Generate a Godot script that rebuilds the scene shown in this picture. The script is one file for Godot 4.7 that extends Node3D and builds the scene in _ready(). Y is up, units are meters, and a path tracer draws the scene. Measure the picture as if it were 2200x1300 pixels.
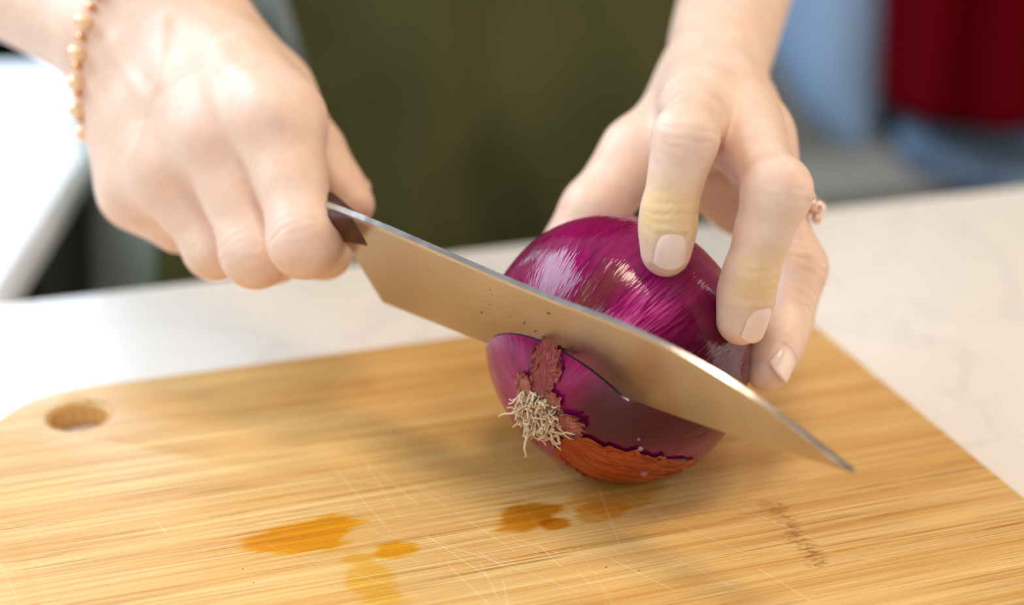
extends Node3D
# A hand holds a chef's knife and cuts the root end of a red onion that the other hand steadies on a bamboo board.

const THETA := 0.3054                     # the worktop is turned by 17.5 degrees to the camera
const F := 3400.0                         # focal length in pixels of the 2200 x 1300 frame
const EYE := Vector3(0, 1.14, 0)
const TOP := 0.91                         # worktop height
const BOARD := 0.918                      # board's upper face
var cam_x := Vector3(1, 0, 0)
var cam_u: Vector3
var cam_b: Vector3
var room_basis: Basis
var M := {}
var rng := RandomNumberGenerator.new()
var used_names := {}


func _ready() -> void:
	rng.seed = 7
	var pitch := deg_to_rad(23.5)
	cam_u = Vector3(0, cos(pitch), -sin(pitch))
	cam_b = Vector3(0, sin(pitch), cos(pitch))
	room_basis = Basis(Vector3.UP, THETA)
	# ---- camera
	var cam := Camera3D.new()
	cam.name = "camera"
	add_child(cam)
	var attr := CameraAttributesPhysical.new()
	attr.frustum_focal_length = 62.77
	attr.frustum_focus_distance = 0.408
	attr.frustum_near = 0.02
	attr.frustum_far = 50.0
	attr.exposure_aperture = 5.0
	cam.attributes = attr
	cam.transform = Transform3D(Basis(cam_x, cam_u, cam_b), EYE)
	cam.current = true
	# ---- sky and exposure
	var we := WorldEnvironment.new()
	we.name = "world_environment"
	var env := Environment.new()
	var sky := Sky.new()
	var sm := ProceduralSkyMaterial.new()
	sm.sky_top_color = Color(0.62, 0.76, 0.95)
	sm.sky_horizon_color = Color(0.9, 0.94, 1.0)
	sm.ground_bottom_color = Color(0.5, 0.52, 0.5)
	sm.ground_horizon_color = Color(0.85, 0.88, 0.9)
	sky.sky_material = sm
	env.background_mode = Environment.BG_SKY
	env.sky = sky
	env.background_energy_multiplier = 1.6
	env.tonemap_mode = Environment.TONE_MAPPER_LINEAR
	env.tonemap_exposure = 0.335
	env.sdfgi_enabled = true
	env.ssao_enabled = true
	env.ssil_enabled = true
	we.environment = env
	add_child(we)
	# ---- daylight through the two windows (the ceiling lamps' light is in their builder)
	area_light("window_light", rp(-0.6, 1.75, -1.15), rp(1, 1.2, -0.8), Vector2(1.3, 0.75), Color(0.84, 0.92, 1.0), 8.0)
	area_light("front_window_light", rp(-0.6, 1.6, 0.65), rp(0.2, 1.0, -0.3), Vector2(0.9, 0.8), Color(0.90, 0.95, 1.0), 2.5)
	area_light("back_window_light", rp(0.1, 1.75, -2.72), rp(0.1, 1.3, 0), Vector2(1.5, 0.85), Color(0.88, 0.94, 1.0), 5.5)
	area_light("side_window_light", rp(2.2, 1.6, 0.1), rp(0, 1.0, -0.4), Vector2(1.5, 1.3), Color(1.0, 0.92, 0.82), 4.4)
	materials()
	build_room()
	build_worktops()
	build_background()
	build_board()
	knife_axes()
	build_onion()
	build_knife()
	build_person()


# ------------------------------------------------------------------ places
func at(px: float, py: float, d: float) -> Vector3:      # a point d metres deep along the view, measured in the photograph's frame
	return EYE + d * ((px - 1100.0) / F * cam_x - (py - 650.0) / F * cam_u - cam_b)


func rp(u: float, y: float, w: float) -> Vector3:        # a point in the room's own axes: u along the worktop, w towards the viewer
	return room_basis * Vector3(u, y, w)


func cv(x: float, y: float, b: float) -> Vector3:        # a direction: right, up, towards the viewer
	return (x * cam_x + y * cam_u + b * cam_b).normalized()


# ------------------------------------------------------------------ nodes
func numbered(called: String) -> String:
	var n: int = used_names.get(called, 0)
	used_names[called] = n + 1
	return called if n == 0 else "%s_%03d" % [called, n]


func thing(called: String, label: String, category: String, where := Vector3.ZERO, turn := 0.0, group := "") -> Node3D:
	var o := Node3D.new()
	o.name = numbered(called)
	add_child(o)
	o.position = where
	o.rotation.y = turn
	tag(o, label, category, group)
	return o


func tag(o: Node, label: String, category: String, group := "") -> Node:
	o.set_meta("label", label)
	if category: o.set_meta("category", category)
	if group: o.set_meta("group", group)
	return o


func part(called: String, mesh: Mesh, m: Material, parent: Node = null) -> MeshInstance3D:
	var o := MeshInstance3D.new()
	o.name = numbered(called) if parent == null else called
	o.mesh = mesh
	o.material_override = m
	if parent == null: add_child(o)
	else: parent.add_child(o, true)
	return o


func structure(called: String, mesh: Mesh, m: Material, label: String, where := Vector3.ZERO, turn := 0.0) -> MeshInstance3D:
	var o := part(called, mesh, m)
	o.position = where
	o.rotation.y = turn
	o.set_meta("kind", "structure")
	o.set_meta("label", label)
	return o


func area_light(called: String, where: Vector3, towards: Vector3, size: Vector2, c: Color, energy: float) -> void:
	var l := AreaLight3D.new()
	l.name = called
	l.area_size = size
	l.light_color = c
	l.light_energy = energy
	l.shadow_enabled = true
	l.set("area_range", 12.0)
	add_child(l)
	l.look_at_from_position(where, towards, Vector3.UP if absf((towards - where).normalized().y) < 0.95 else Vector3.FORWARD)


# ------------------------------------------------------------------ materials
func mat(called: String, c: Color, rough := 0.6, metal := 0.0) -> StandardMaterial3D:
	var m := StandardMaterial3D.new()
	m.resource_name = called
	m.albedo_color = c
	m.roughness = rough
	m.metallic = metal
	return m


func rgb(r: float, g: float, b: float) -> Color:
	return Color(r / 255.0, g / 255.0, b / 255.0)


func noise_tex(freq: float, seed_: int, size := 512, normal := false, strength := 4.0, ramp: Gradient = null, octaves := 4) -> NoiseTexture2D:
	var n := FastNoiseLite.new()
	n.seed = seed_
	n.frequency = freq
	n.fractal_octaves = octaves
	var t := NoiseTexture2D.new()
	t.noise = n
	t.width = size
	t.height = size
	t.seamless = true
	t.as_normal_map = normal
	t.bump_strength = strength
	if ramp: t.color_ramp = ramp
	return t


func ramp(stops: Array) -> Gradient:
	var g := Gradient.new()
	var offs := PackedFloat32Array()
	var cols := PackedColorArray()
	for s in stops:
		offs.append(s[0])
		cols.append(s[1])
	g.offsets = offs
	g.colors = cols
	return g


func materials() -> void:
	var skin := mat("skin", Color.WHITE, 0.46)
	skin.vertex_color_use_as_albedo = true
	skin.subsurf_scatter_enabled = true
	skin.subsurf_scatter_strength = 0.06
	skin.uv1_triplanar = true
	skin.uv1_world_triplanar = true
	skin.uv1_scale = Vector3.ONE * 45.0
	skin.normal_enabled = true
	skin.normal_texture = noise_tex(0.09, 11, 512, true, 3.0)
	skin.normal_scale = 0.25
	M.skin = skin
	var nail := mat("nail", rgb(247, 216, 200), 0.16)
	nail.subsurf_scatter_enabled = true
	nail.subsurf_scatter_strength = 0.05
	M.nail = nail
	M.nail_edge = mat("nail_edge", rgb(245, 228, 200), 0.35)
	var apron := mat("apron_cloth", rgb(86, 87, 54), 0.95)
	apron.metallic_specular = 0.2
	apron.uv1_triplanar = true
	apron.uv1_world_triplanar = true
	apron.uv1_scale = Vector3.ONE * 9.0
	apron.normal_enabled = true
	apron.normal_texture = noise_tex(0.3, 3, 512, true, 3.0)
	apron.normal_scale = 0.5
	apron.rim_enabled = true
	apron.rim = 0.1
	M.apron = apron
	M.tie = mat("tie_cloth", rgb(132, 146, 150), 0.9)
	M.shirt = mat("shirt_cloth", rgb(168, 182, 174), 0.95)
	var marble := mat("marble", Color.WHITE, 0.28)
	marble.albedo_texture = noise_tex(0.006, 21, 1024, false, 1.0, ramp([[0.0, rgb(240, 234, 226)], [0.44, rgb(243, 237, 229)], [0.5, rgb(233, 227, 220)], [0.53, rgb(243, 237, 229)], [1.0, rgb(246, 241, 234)]]), 5)
	marble.uv1_triplanar = true
	marble.uv1_world_triplanar = true
	marble.uv1_scale = Vector3.ONE * 1.7
	M.marble = marble
	M.white_top = mat("white_laminate", rgb(240, 242, 245), 0.4)
	M.cabinet = mat("cabinet_paint", rgb(46, 46, 34), 0.6)
	M.wall = mat("wall_paint", rgb(172, 170, 166), 0.85)
	M.dim_wall = mat("dim_paint", rgb(112, 104, 96), 0.85)
	M.ceiling = mat("ceiling_paint", rgb(196, 193, 188), 0.9)
	var fl := mat("floor_stone", Color.WHITE, 0.5)
	fl.albedo_texture = noise_tex(0.02, 5, 512, false, 1.0, ramp([[0.0, rgb(58, 54, 48)], [1.0, rgb(76, 70, 63)]]))
	fl.uv1_triplanar = true
	fl.uv1_world_triplanar = true
	fl.uv1_scale = Vector3.ONE * 0.8
	M.floor = fl
	M.frame = mat("white_frame", rgb(240, 240, 238), 0.4)
	var glass := mat("pane_glass", Color(1, 1, 1, 0.06), 0.02)
	glass.transparency = BaseMaterial3D.TRANSPARENCY_ALPHA
	M.glass = glass
	M.black = mat("black_glass", rgb(16, 16, 18), 0.12)
	M.blue = mat("pale_blue_plastic", rgb(128, 150, 174), 0.7)
	var red := mat("dark_red_cloth", rgb(92, 0, 10), 0.95)
	red.metallic_specular = 0.15
	M.red = red
	M.gold = mat("rose_gold", rgb(236, 178, 128), 0.2, 1.0)
	M.pearl = mat("peach_bead", rgb(250, 214, 172), 0.15, 0.35)
	M.gem = mat("pale_pink_gem", rgb(240, 205, 190), 0.08, 0.55)


# ------------------------------------------------------------------ shapes
func st() -> SurfaceTool:
	var s := SurfaceTool.new()
	s.begin(Mesh.PRIMITIVE_TRIANGLES)
	return s


func quad(s: SurfaceTool, a: Vector3, b: Vector3, c: Vector3, d: Vector3) -> void:   # a b c d clockwise from the front
	for p in [a, b, c, a, c, d]:
		s.add_vertex(p)


func box(s: SurfaceTool, lo: Vector3, hi: Vector3, bev := 0.002) -> void:           # chamfered on its long edges
	var c := (lo + hi) / 2.0
	var e := (hi - lo) / 2.0
	bev = minf(bev, minf(e.x, minf(e.y, e.z)) * 0.6)
	var faces := [[Vector3(1, 0, 0), Vector3(0, 1, 0), Vector3(0, 0, 1)], [Vector3(0, 1, 0), Vector3(0, 0, 1), Vector3(1, 0, 0)], [Vector3(0, 0, 1), Vector3(1, 0, 0), Vector3(0, 1, 0)]]
	s.set_smooth_group(-1)
	for fc in faces:
		for sg in [1.0, -1.0]:
			var n: Vector3 = fc[0] * sg
			var u: Vector3 = fc[1]
			var v: Vector3 = fc[2] * sg
			var o: Vector3 = c + n * e
			var eu: Vector3 = u * (e - Vector3.ONE * bev)
			var ev: Vector3 = v * (e - Vector3.ONE * bev)
			quad(s, o - eu - ev, o - eu + ev, o + eu + ev, o + eu - ev)
	for k in 3:
		var ax: Vector3 = faces[k][0]
		var p: Vector3 = faces[k][1]
		var q: Vector3 = faces[k][2]
		var el: Vector3 = ax * (e - Vector3.ONE * bev)
		for sp in [1.0, -1.0]:
			for sq in [1.0, -1.0]:
				var a0: Vector3 = c + p * sp * e + q * sq * (e - Vector3.ONE * bev)
				var b0: Vector3 = c + q * sq * e + p * sp * (e - Vector3.ONE * bev)
				if sp * sq > 0: quad(s, a0 - el, b0 - el, b0 + el, a0 + el)
				else: quad(s, a0 + el, b0 + el, b0 - el, a0 - el)
	for sx in [1.0, -1.0]:
		for sy in [1.0, -1.0]:
			for sz in [1.0, -1.0]:
				var g := Vector3(sx, sy, sz)
				var i := e - Vector3.ONE * bev
				var a1 := c + g * Vector3(e.x, i.y, i.z)
				var b1 := c + g * Vector3(i.x, e.y, i.z)
				var c1 := c + g * Vector3(i.x, i.y, e.z)
				for p in ([a1, c1, b1] if sx * sy * sz > 0 else [a1, b1, c1]):
					s.add_vertex(p)


func boxes(list: Array, bev := 0.002) -> ArrayMesh:
	var s := st()
	for b in list: box(s, b[0], b[1], bev)
	s.generate_normals()
	return s.commit()


func grid_mesh(pts: Array, uvs: Array, cols: int, rows: int, wrap := false, flip := false) -> ArrayMesh:   # smooth sheet of cols x rows points
	var s := st()
	s.set_smooth_group(0)
	for i in pts.size():
		if uvs.size(): s.set_uv(uvs[i])
		s.add_vertex(pts[i])
	for r in rows - 1:
		for c in (cols if wrap else cols - 1):
			var a := r * cols + c
			var b := r * cols + (c + 1) % cols
			var d := a + cols
			var e := b + cols
			for k in ([a, d, b, b, d, e] if flip else [a, b, d, b, e, d]): s.add_index(k)
	s.generate_normals()
	return s.commit()


func tube(path: Array, radii: Array, sides := 8) -> ArrayMesh:
	var pts := []
	var n := path.size()
	var up := Vector3(0.13, 0.97, 0.21)
	for i in n:
		var t: Vector3 = (path[mini(i + 1, n - 1)] - path[maxi(i - 1, 0)]).normalized()
		var x := t.cross(up).normalized()
		var y := x.cross(t).normalized()
		up = y
		for k in sides:
			var a := TAU * k / sides
			pts.append(path[i] + (x * cos(a) + y * sin(a)) * radii[i])
	var s := st()
	s.set_smooth_group(0)
	for p in pts: s.add_vertex(p)
	s.add_vertex(path[0])
	s.add_vertex(path[n - 1])
	for r in n - 1:
		for c in sides:
			var a := r * sides + c
			var b := r * sides + (c + 1) % sides
			for k in [a, b, a + sides, b, b + sides, a + sides]: s.add_index(k)
	for c in sides:
		var b := (c + 1) % sides
		for k in [n * sides, b, c]: s.add_index(k)
		for k in [n * sides + 1, (n - 1) * sides + c, (n - 1) * sides + b]: s.add_index(k)
	s.generate_normals()
	return s.commit()


func ball(r: float, squash := 1.0) -> SphereMesh:
	var m := SphereMesh.new()
	m.radius = r
	m.height = 2.0 * r * squash
	m.radial_segments = 20
	m.rings = 12
	return m


func rounded_rect(x0: float, x1: float, y0: float, y1: float, r: float, steps := 10) -> PackedVector2Array:   # counter-clockwise
	var out := PackedVector2Array()
	for k in 4:
		var cx := x1 - r if k in [0, 3] else x0 + r
		var cy := y1 - r if k in [0, 1] else y0 + r
		for i in steps + 1:
			var a := PI / 2 * (k + float(i) / steps)
			out.append(Vector2(cx + r * cos(a), cy + r * sin(a)))
	return out


# ------------------------------------------------------------------ the room
func build_room() -> void:
	var lo := Vector3(-0.66, 0, -2.8)
	var hi := Vector3(2.3, 2.5, 1.3)
	var t := 0.12
	structure("floor", boxes([[Vector3(lo.x - t, -t, lo.z - t), Vector3(hi.x + t, 0, hi.z + t)]]), M.floor, "grey brown stone floor of the kitchen", Vector3.ZERO, THETA)
	structure("ceiling", boxes([[Vector3(lo.x - t, hi.y, lo.z - t), Vector3(hi.x + t, hi.y + t, hi.z + t)]]), M.ceiling, "white ceiling over the kitchen", Vector3.ZERO, THETA)
	# left wall with a window over the short worktop
	wall_with_window("wall_left", lo.x - t, lo.x, lo.z, 0.1, -1.85, -0.45, 1.33, 2.17, 0, "white wall to the left of the worktops")
	wall_with_window("wall_left_front", lo.x - t, lo.x, 0.1, hi.z, 0.2, 1.1, 1.15, 2.05, 0, "white wall to the left of the camera")
	wall_with_window("wall_right", hi.x, hi.x + t, lo.z, hi.z, -0.65, 0.85, 0.9, 2.25, 0, "white wall on the right of the kitchen")
	wall_with_window("wall_back", lo.z - t, lo.z, lo.x, hi.x, -0.7, 0.9, 1.28, 2.22, 1, "white wall behind the person")
	structure("wall_front", boxes([[Vector3(lo.x, 0, hi.z), Vector3(hi.x, hi.y, hi.z + t)]]), M.dim_wall, "grey brown painted wall behind the camera", Vector3.ZERO, THETA)
	structure("baseboard_back", boxes([[Vector3(lo.x, 0, lo.z), Vector3(hi.x, 0.1, lo.z + 0.015)]]), M.frame, "white skirting board along the back wall", Vector3.ZERO, THETA)
	for spot in [[rp(0.15, 2.5, -0.1), "nearest over the board"], [rp(1.2, 2.5, -0.5), "on the right"]]:
		var lamp := thing("ceiling_lamp", "flat square white ceiling lamp " + spot[1], "ceiling lamp", spot[0], THETA)
		part("frame", boxes([[Vector3(-0.20, -0.05, -0.20), Vector3(0.20, 0, 0.20)]], 0.01), M.frame, lamp)
		var glow := mat("lamp_glow", Color(1, 0.95, 0.86), 0.6)
		glow.emission_enabled = true
		glow.emission = Color(1.0, 0.9, 0.76)
		glow.emission_energy_multiplier = 2.0
		part("diffuser", boxes([[Vector3(-0.18, -0.058, -0.18), Vector3(0.18, -0.05, 0.18)]], 0.003), glow, lamp)
		area_light("ceiling_lamp_light", spot[0] + Vector3(0, -0.065, 0), spot[0] + Vector3(0, -1, 0), Vector2(0.36, 0.36), Color(1.0, 0.91, 0.80), 2.4)


func wall_with_window(called: String, a: float, b: float, from: float, to: float, w0: float, w1: float, y0: float, y1: float, along: int, label: String) -> void:
	var bits := [[from, w0, 0.0, 2.5], [w1, to, 0.0, 2.5], [w0, w1, 0.0, y0], [w0, w1, y1, 2.5]]
	var list := []
	for q in bits:
		list.append([Vector3(a, q[2], q[0]), Vector3(b, q[3], q[1])] if along == 0 else [Vector3(q[0], q[2], a), Vector3(q[1], q[3], b)])
	structure(called, boxes(list, 0.0005), M.wall, label, Vector3.ZERO, THETA)
	var m := (a + b) / 2.0
	var fr := []
	var fw := 0.05
	for q in [[w0, w1, y0, y0 + fw], [w0, w1, y1 - fw, y1], [w0, w0 + fw, y0 + fw, y1 - fw], [w1 - fw, w1, y0 + fw, y1 - fw], [(w0 + w1) / 2 - 0.02, (w0 + w1) / 2 + 0.02, y0 + fw, y1 - fw]]:
		fr.append([Vector3(m - 0.03, q[2], q[0]), Vector3(m + 0.03, q[3], q[1])] if along == 0 else [Vector3(q[0], q[2], m - 0.03), Vector3(q[1], q[3], m + 0.03)])
	var win := structure("window_%d" % (4 if called == "wall_left_front" else 1 if called == "wall_left" else 2 if called == "wall_right" else 3), boxes(fr, 0.004), M.frame, "white framed window in the " + called.replace("_", " "), Vector3.ZERO, THETA)
	var half := (w0 + w1) / 2
	for q in [[w0 + fw, half - 0.02], [half + 0.02, w1 - fw]]:
		part("pane", boxes([[Vector3(m - 0.003, y0 + fw, q[0]), Vector3(m + 0.003, y1 - fw, q[1])] if along == 0 else [Vector3(q[0], y0 + fw, m - 0.003), Vector3(q[1], y1 - fw, m + 0.003)]], 0.0), M.glass, win)


func build_worktops() -> void:
	# the long worktop under the board, and the short one that leads away on the left
	var w := part("worktop", boxes([[Vector3(-0.655, TOP - 0.03, -0.560), Vector3(1.5, TOP, 0.2)]], 0.002), M.marble)
	w.rotation.y = THETA
	tag(w, "white marble worktop with faint grey veins under the wooden board", "worktop")
	var tb := thing("side_table", "bright white side table behind the worktop, at the person's right elbow", "table", Vector3(-0.1895, 0, -0.575), 0.0557)
	part("tabletop", boxes([[Vector3(-0.235, TOP - 0.016, -0.298), Vector3(0, TOP, 0.044)]], 0.004), M.white_top, tb)
	part("side_panel", boxes([[Vector3(-0.022, 0, -0.29), Vector3(-0.004, TOP - 0.016, -0.03)]], 0.002), M.cabinet, tb)
	part("side_panel", boxes([[Vector3(-0.23, 0, -0.29), Vector3(-0.212, TOP - 0.016, -0.03)]], 0.002), M.cabinet, tb)
	part("shelf", boxes([[Vector3(-0.212, 0.3, -0.285), Vector3(-0.022, 0.32, -0.035)]], 0.002), M.cabinet, tb)
	for k in 3:
		var u0 := -0.62 + k * 0.7
		var c := thing("base_cabinet", ["dark olive base cabinet under the worktop's left end", "dark olive base cabinet under the middle of the worktop", "dark olive base cabinet under the worktop's right end"][k], "cabinet", rp(u0, 0, -0.2), THETA)
		part("body", boxes([[Vector3(0, 0.08, -0.35), Vector3(0.69, TOP - 0.03, 0.33)]], 0.003), M.cabinet, c)
		part("plinth", boxes([[Vector3(0.02, 0, -0.3), Vector3(0.67, 0.08, 0.28)]], 0.002), M.black, c)
		for j in 2:
			var d := part("door", boxes([[Vector3(0.005 + j * 0.345, 0.1, 0.33), Vector3(0.34 + j * 0.345, TOP - 0.05, 0.35)]], 0.003), M.cabinet, c)
			part("handle", boxes([[Vector3(0.29 + j * 0.08, 0.6, 0.35), Vector3(0.3 + j * 0.08, 0.75, 0.37)]], 0.004), M.gold, d)


func build_background() -> void:
	var cb := thing("cabinet", "black cabinet behind the white side table and the person's forearm", "cabinet", rp(-0.12, 0, -1.5), THETA)
	part("body", boxes([[Vector3(-0.22, 0, -0.3), Vector3(0.2, 0.98, 0.3)]], 0.004), M.black, cb)
	part("door", boxes([[Vector3(-0.21, 0.03, 0.3), Vector3(0.19, 0.95, 0.318)]], 0.003), M.black, cb)
	# pale blue chair, side on, and a dark red cloth hung over it
	var d := 1.5
	var base := at(1960, 420, d)
	base.y = 0.0
	var ch := thing("chair", "pale blue moulded chair standing far behind the worktop, out of focus", "chair", base, 0.0)
	var back := []
	for q in [[1835, -330, 0.03], [1832, -200, 0.038], [1822, 0, 0.042], [1808, 120, 0.043], [1806, 200, 0.042], [1816, 250, 0.033], [1822, 275, 0.02], [1824, 290, 0.004]]:
		back.append([at(q[0], q[1], d + 0.02) - base, q[2]])
	part("backrest", slab(back, 0.34), M.blue, ch)
	var seat := []
	for q in [[1915, 262, 0.004], [1935, 285, 0.02], [1980, 318, 0.026], [2050, 345, 0.024], [2150, 372, 0.022], [2300, 395, 0.022], [2420, 400, 0.016]]:
		seat.append([at(q[0], q[1], d + 0.02) - base, q[2]])
	part("seat", slab(seat, 0.36), M.blue, ch)
	for q in [[2300, 395, 0.0], [2300, 395, -0.26], [2420, 400, 0.0], [2420, 400, -0.26]]:
		var p0: Vector3 = at(q[0], q[1], d + 0.02) - base + Vector3(0, 0, q[2])
		part("leg", tube([p0, Vector3(p0.x * 1.1, 0.0, p0.z)], [0.014, 0.011]), M.blue, ch)
	# the cloth: a thick hanging sheet with soft folds
	var pts := []
	var cols := 28
	var rows := 24
	for side in 2:
		for r in rows:
			for c in cols:
				var fx := float(c) / (cols - 1)
				var fy := float(r) / (rows - 1)
				var hem := 222.0 + 58.0 * smoothstep(0.0, 0.3, fx) + 6.0 * sin(fx * 17.0)
				var p := at(lerpf(1888 + 14 * (1 - fy), 2480, fx), lerpf(-330, hem, fy), d - 0.08 + 0.02 * sin(fx * 22.0 + fy) + 0.05 * (fx - 0.4) * (fx - 0.4) * 6.0)
				pts.append(p + cam_b * (0.012 if side == 0 else -0.012))
	var s := st()
	s.set_smooth_group(0)
	for p in pts: s.add_vertex(p)
	var n := cols * rows
	for r in rows - 1:
		for c in cols - 1:
			var a := r * cols + c
			for k in [a, a + 1, a + cols, a + 1, a + cols + 1, a + cols]: s.add_index(k)
			for k in [a, a + cols, a + 1, a + 1, a + cols, a + cols + 1]: s.add_index(k + n)
	var rim := []
	for c in cols: rim.append(c)
	for r in range(1, rows): rim.append(r * cols + cols - 1)
	for c in range(cols - 2, -1, -1): rim.append((rows - 1) * cols + c)
	for r in range(rows - 2, 0, -1): rim.append(r * cols)
	for i in rim.size():
		var a: int = rim[i]
		var b: int = rim[(i + 1) % rim.size()]
		for k in [a, a + n, b, b, a + n, b + n]: s.add_index(k)
	s.generate_normals()
	tag(part("red_cloth", s.commit(), M.red), "dark red cloth hanging over the pale blue chair, out of focus", "cloth")


func slab(stations: Array, deep: float) -> ArrayMesh:       # a rounded slab that follows stations [place, half thickness] and runs back by deep
	var pts := []
	var n := stations.size()
	var sides := 20
	for i in n:
		var t: Vector3 = (stations[mini(i + 1, n - 1)][0] - stations[maxi(i - 1, 0)][0]).normalized()
		var x := t.cross(Vector3(0, 0, 1)).normalized()
		for k in sides:
			var a := TAU * k / sides
			var ex := signf(cos(a)) * pow(absf(cos(a)), 0.7)
			var ez := signf(sin(a)) * pow(absf(sin(a)), 0.35)
			pts.append(stations[i][0] + x * ex * stations[i][1] + Vector3(0, 0, 1) * (ez * deep / 2 - deep / 2 + 0.05))
	var s := st()
	s.set_smooth_group(0)
	for p in pts: s.add_vertex(p)
	for r in n - 1:
		for c in sides:
			var a := r * sides + c
			var b := r * sides + (c + 1) % sides
			for k in [a, b, a + sides, b, b + sides, a + sides]: s.add_index(k)
	for c in range(1, sides - 1):
		for k in [0, c + 1, c]: s.add_index(k)
		for k in [(n - 1) * sides, (n - 1) * sides + c, (n - 1) * sides + c + 1]: s.add_index(k)
	s.generate_normals()
	return s.commit()


# ------------------------------------------------------------------ the board
const BW := 0.2715
const BD := 0.232
const BT := 0.3125                        # its turn
var board_origin: Vector3                 # back left corner of the upper face


func board_uv(px: float, py: float) -> Vector2:           # photograph frame -> 0..1 over the board
	var d := at(px, py, 1.0) - EYE
	var p := EYE + d * ((EYE.y - BOARD) / -d.y) - board_origin
	return Vector2((p.x * cos(BT) - p.z * sin(BT)) / BW, (p.x * sin(BT) + p.z * cos(BT)) / BD)


func build_board() -> void:
	board_origin = Vector3(-0.0213 * cos(BT) - 0.465 * sin(BT), BOARD, 0.0213 * sin(BT) - 0.465 * cos(BT))
	var h := BOARD - TOP
	var b := 0.0018
	var s := st()
	s.set_smooth_group(0)
	var outline := func(inset: float) -> PackedVector2Array: return rounded_rect(inset, BW - inset, inset, BD - inset, 0.030 - inset, 14)
	var hole := func(grow: float) -> PackedVector2Array:
		var q := PackedVector2Array()
		for i in 48: q.append(Vector2(0.0274, 0.0206) + Vector2.from_angle(TAU * i / 48) * (0.0083 + grow))
		return q
	var profile := []
	for i in 5:
		var a := PI / 2 * i / 4
		profile.append([b * (1 - sin(a)), -b * (1 - cos(a))])
	for i in 5:
		var a := PI / 2 * i / 4
		profile.append([b * (1 - cos(a)), -h + b * (1 - sin(a))])
	var rings := []
	var total := 0
	for w in 2:
		for pr in profile:
			var ring: PackedVector2Array = outline.call(pr[0]) if w == 0 else hole.call(pr[0])
			rings.append([total, ring.size(), w])
			for q in ring:
				s.set_uv(Vector2(q.x / BW, q.y / BD))
				s.add_vertex(Vector3(q.x, pr[1], q.y))
			total += ring.size()
	for i in rings.size() - 1:
		if rings[i][2] != rings[i + 1][2]: continue
		var n: int = rings[i][1]
		for k in n:
			var a: int = rings[i][0] + k
			var c: int = rings[i][0] + (k + 1) % n
			var d: int = rings[i + 1][0] + k
			var e: int = rings[i + 1][0] + (k + 1) % n
			for v in ([a, d, c, c, d, e] if rings[i][2] == 0 else [a, c, d, c, e, d]): s.add_index(v)
	for face in 2:                                          # upper and lower face: outline and hole joined by a bridge
		var ro: Array = rings[0 if face == 0 else profile.size() - 1]
		var rh: Array = rings[profile.size() if face == 0 else rings.size() - 1]
		var o: PackedVector2Array = outline.call(b)
		var g: PackedVector2Array = hole.call(b)
		var best := [0, 0, 9.0]
		for i in o.size():
			for j in g.size():
				if o[i].distance_to(g[j]) < best[2]: best = [i, j, o[i].distance_to(g[j])]
		var poly := PackedVector2Array()
		var ids := []
		for i in o.size() + 1:
			var k: int = (best[0] + i) % o.size()
			poly.append(o[k])
			ids.append(ro[0] + k)
		for j in g.size() + 1:
			var k: int = posmod(best[1] - j, g.size())
			poly.append(g[k])
			ids.append(rh[0] + k)
		var tri := Geometry2D.triangulate_polygon(poly)
		for i in range(0, tri.size(), 3):
			var a: Vector2 = poly[tri[i]]
			var turn := (poly[tri[i + 1]] - a).cross(poly[tri[i + 2]] - a)
			var up := turn > 0                              # x, z counted: clockwise seen from above
			if face == 1: up = not up
			for k in ([0, 1, 2] if up else [0, 2, 1]): s.add_index(ids[tri[i + k]])
	s.generate_normals()
	var m := mat("bamboo", Color.WHITE, 1.0)
	m.albedo_texture = ImageTexture.create_from_image(bamboo())
	m.roughness_texture = ImageTexture.create_from_image(board_wet())
	m.roughness_texture_channel = BaseMaterial3D.TEXTURE_CHANNEL_RED
	m.texture_repeat = false
	var o := part("cutting_board", s.commit(), m)
	o.position = board_origin
	o.rotation.y = BT
	tag(o, "bamboo cutting board with rounded corners and a hanging hole, under the onion", "cutting board")


const STAINS := [[650, 1155, 128, 44, 0], [845, 1183, 58, 24, 0], [1135, 1112, 78, 34, 1], [1190, 1125, 40, 16, 1], [1290, 1100, 60, 22, 2], [800, 1250, 60, 80, 3], [1320, 1065, 110, 40, 2]]


func stain_at(q: Vector2, sh: Array, n: FastNoiseLite) -> float:    # 1 inside a stain, 0 outside
	var rel: Vector2 = (q - sh[0]) * Vector2(BW, BD)
	var d := Vector2(rel.x / sh[1], rel.y / sh[2]).length() + 0.42 * n.get_noise_2d(q.x * 500.0, q.y * 900.0) + 0.16 * n.get_noise_2d(q.x * 500.0, q.y * 6000.0)
	return 1.0 - smoothstep(0.7, 1.05, d)


func stain_shapes() -> Array:
	var out := []
	for e in STAINS:
		var c := board_uv(e[0], e[1])
		var x := (board_uv(e[0] + e[2], e[1] - e[2] * 0.14) - c) * Vector2(BW, BD)
		var y := (board_uv(e[0], e[1] + e[3]) - c) * Vector2(BW, BD)
		out.append([c, x.length(), y.length(), e[4]])
	return out


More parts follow.
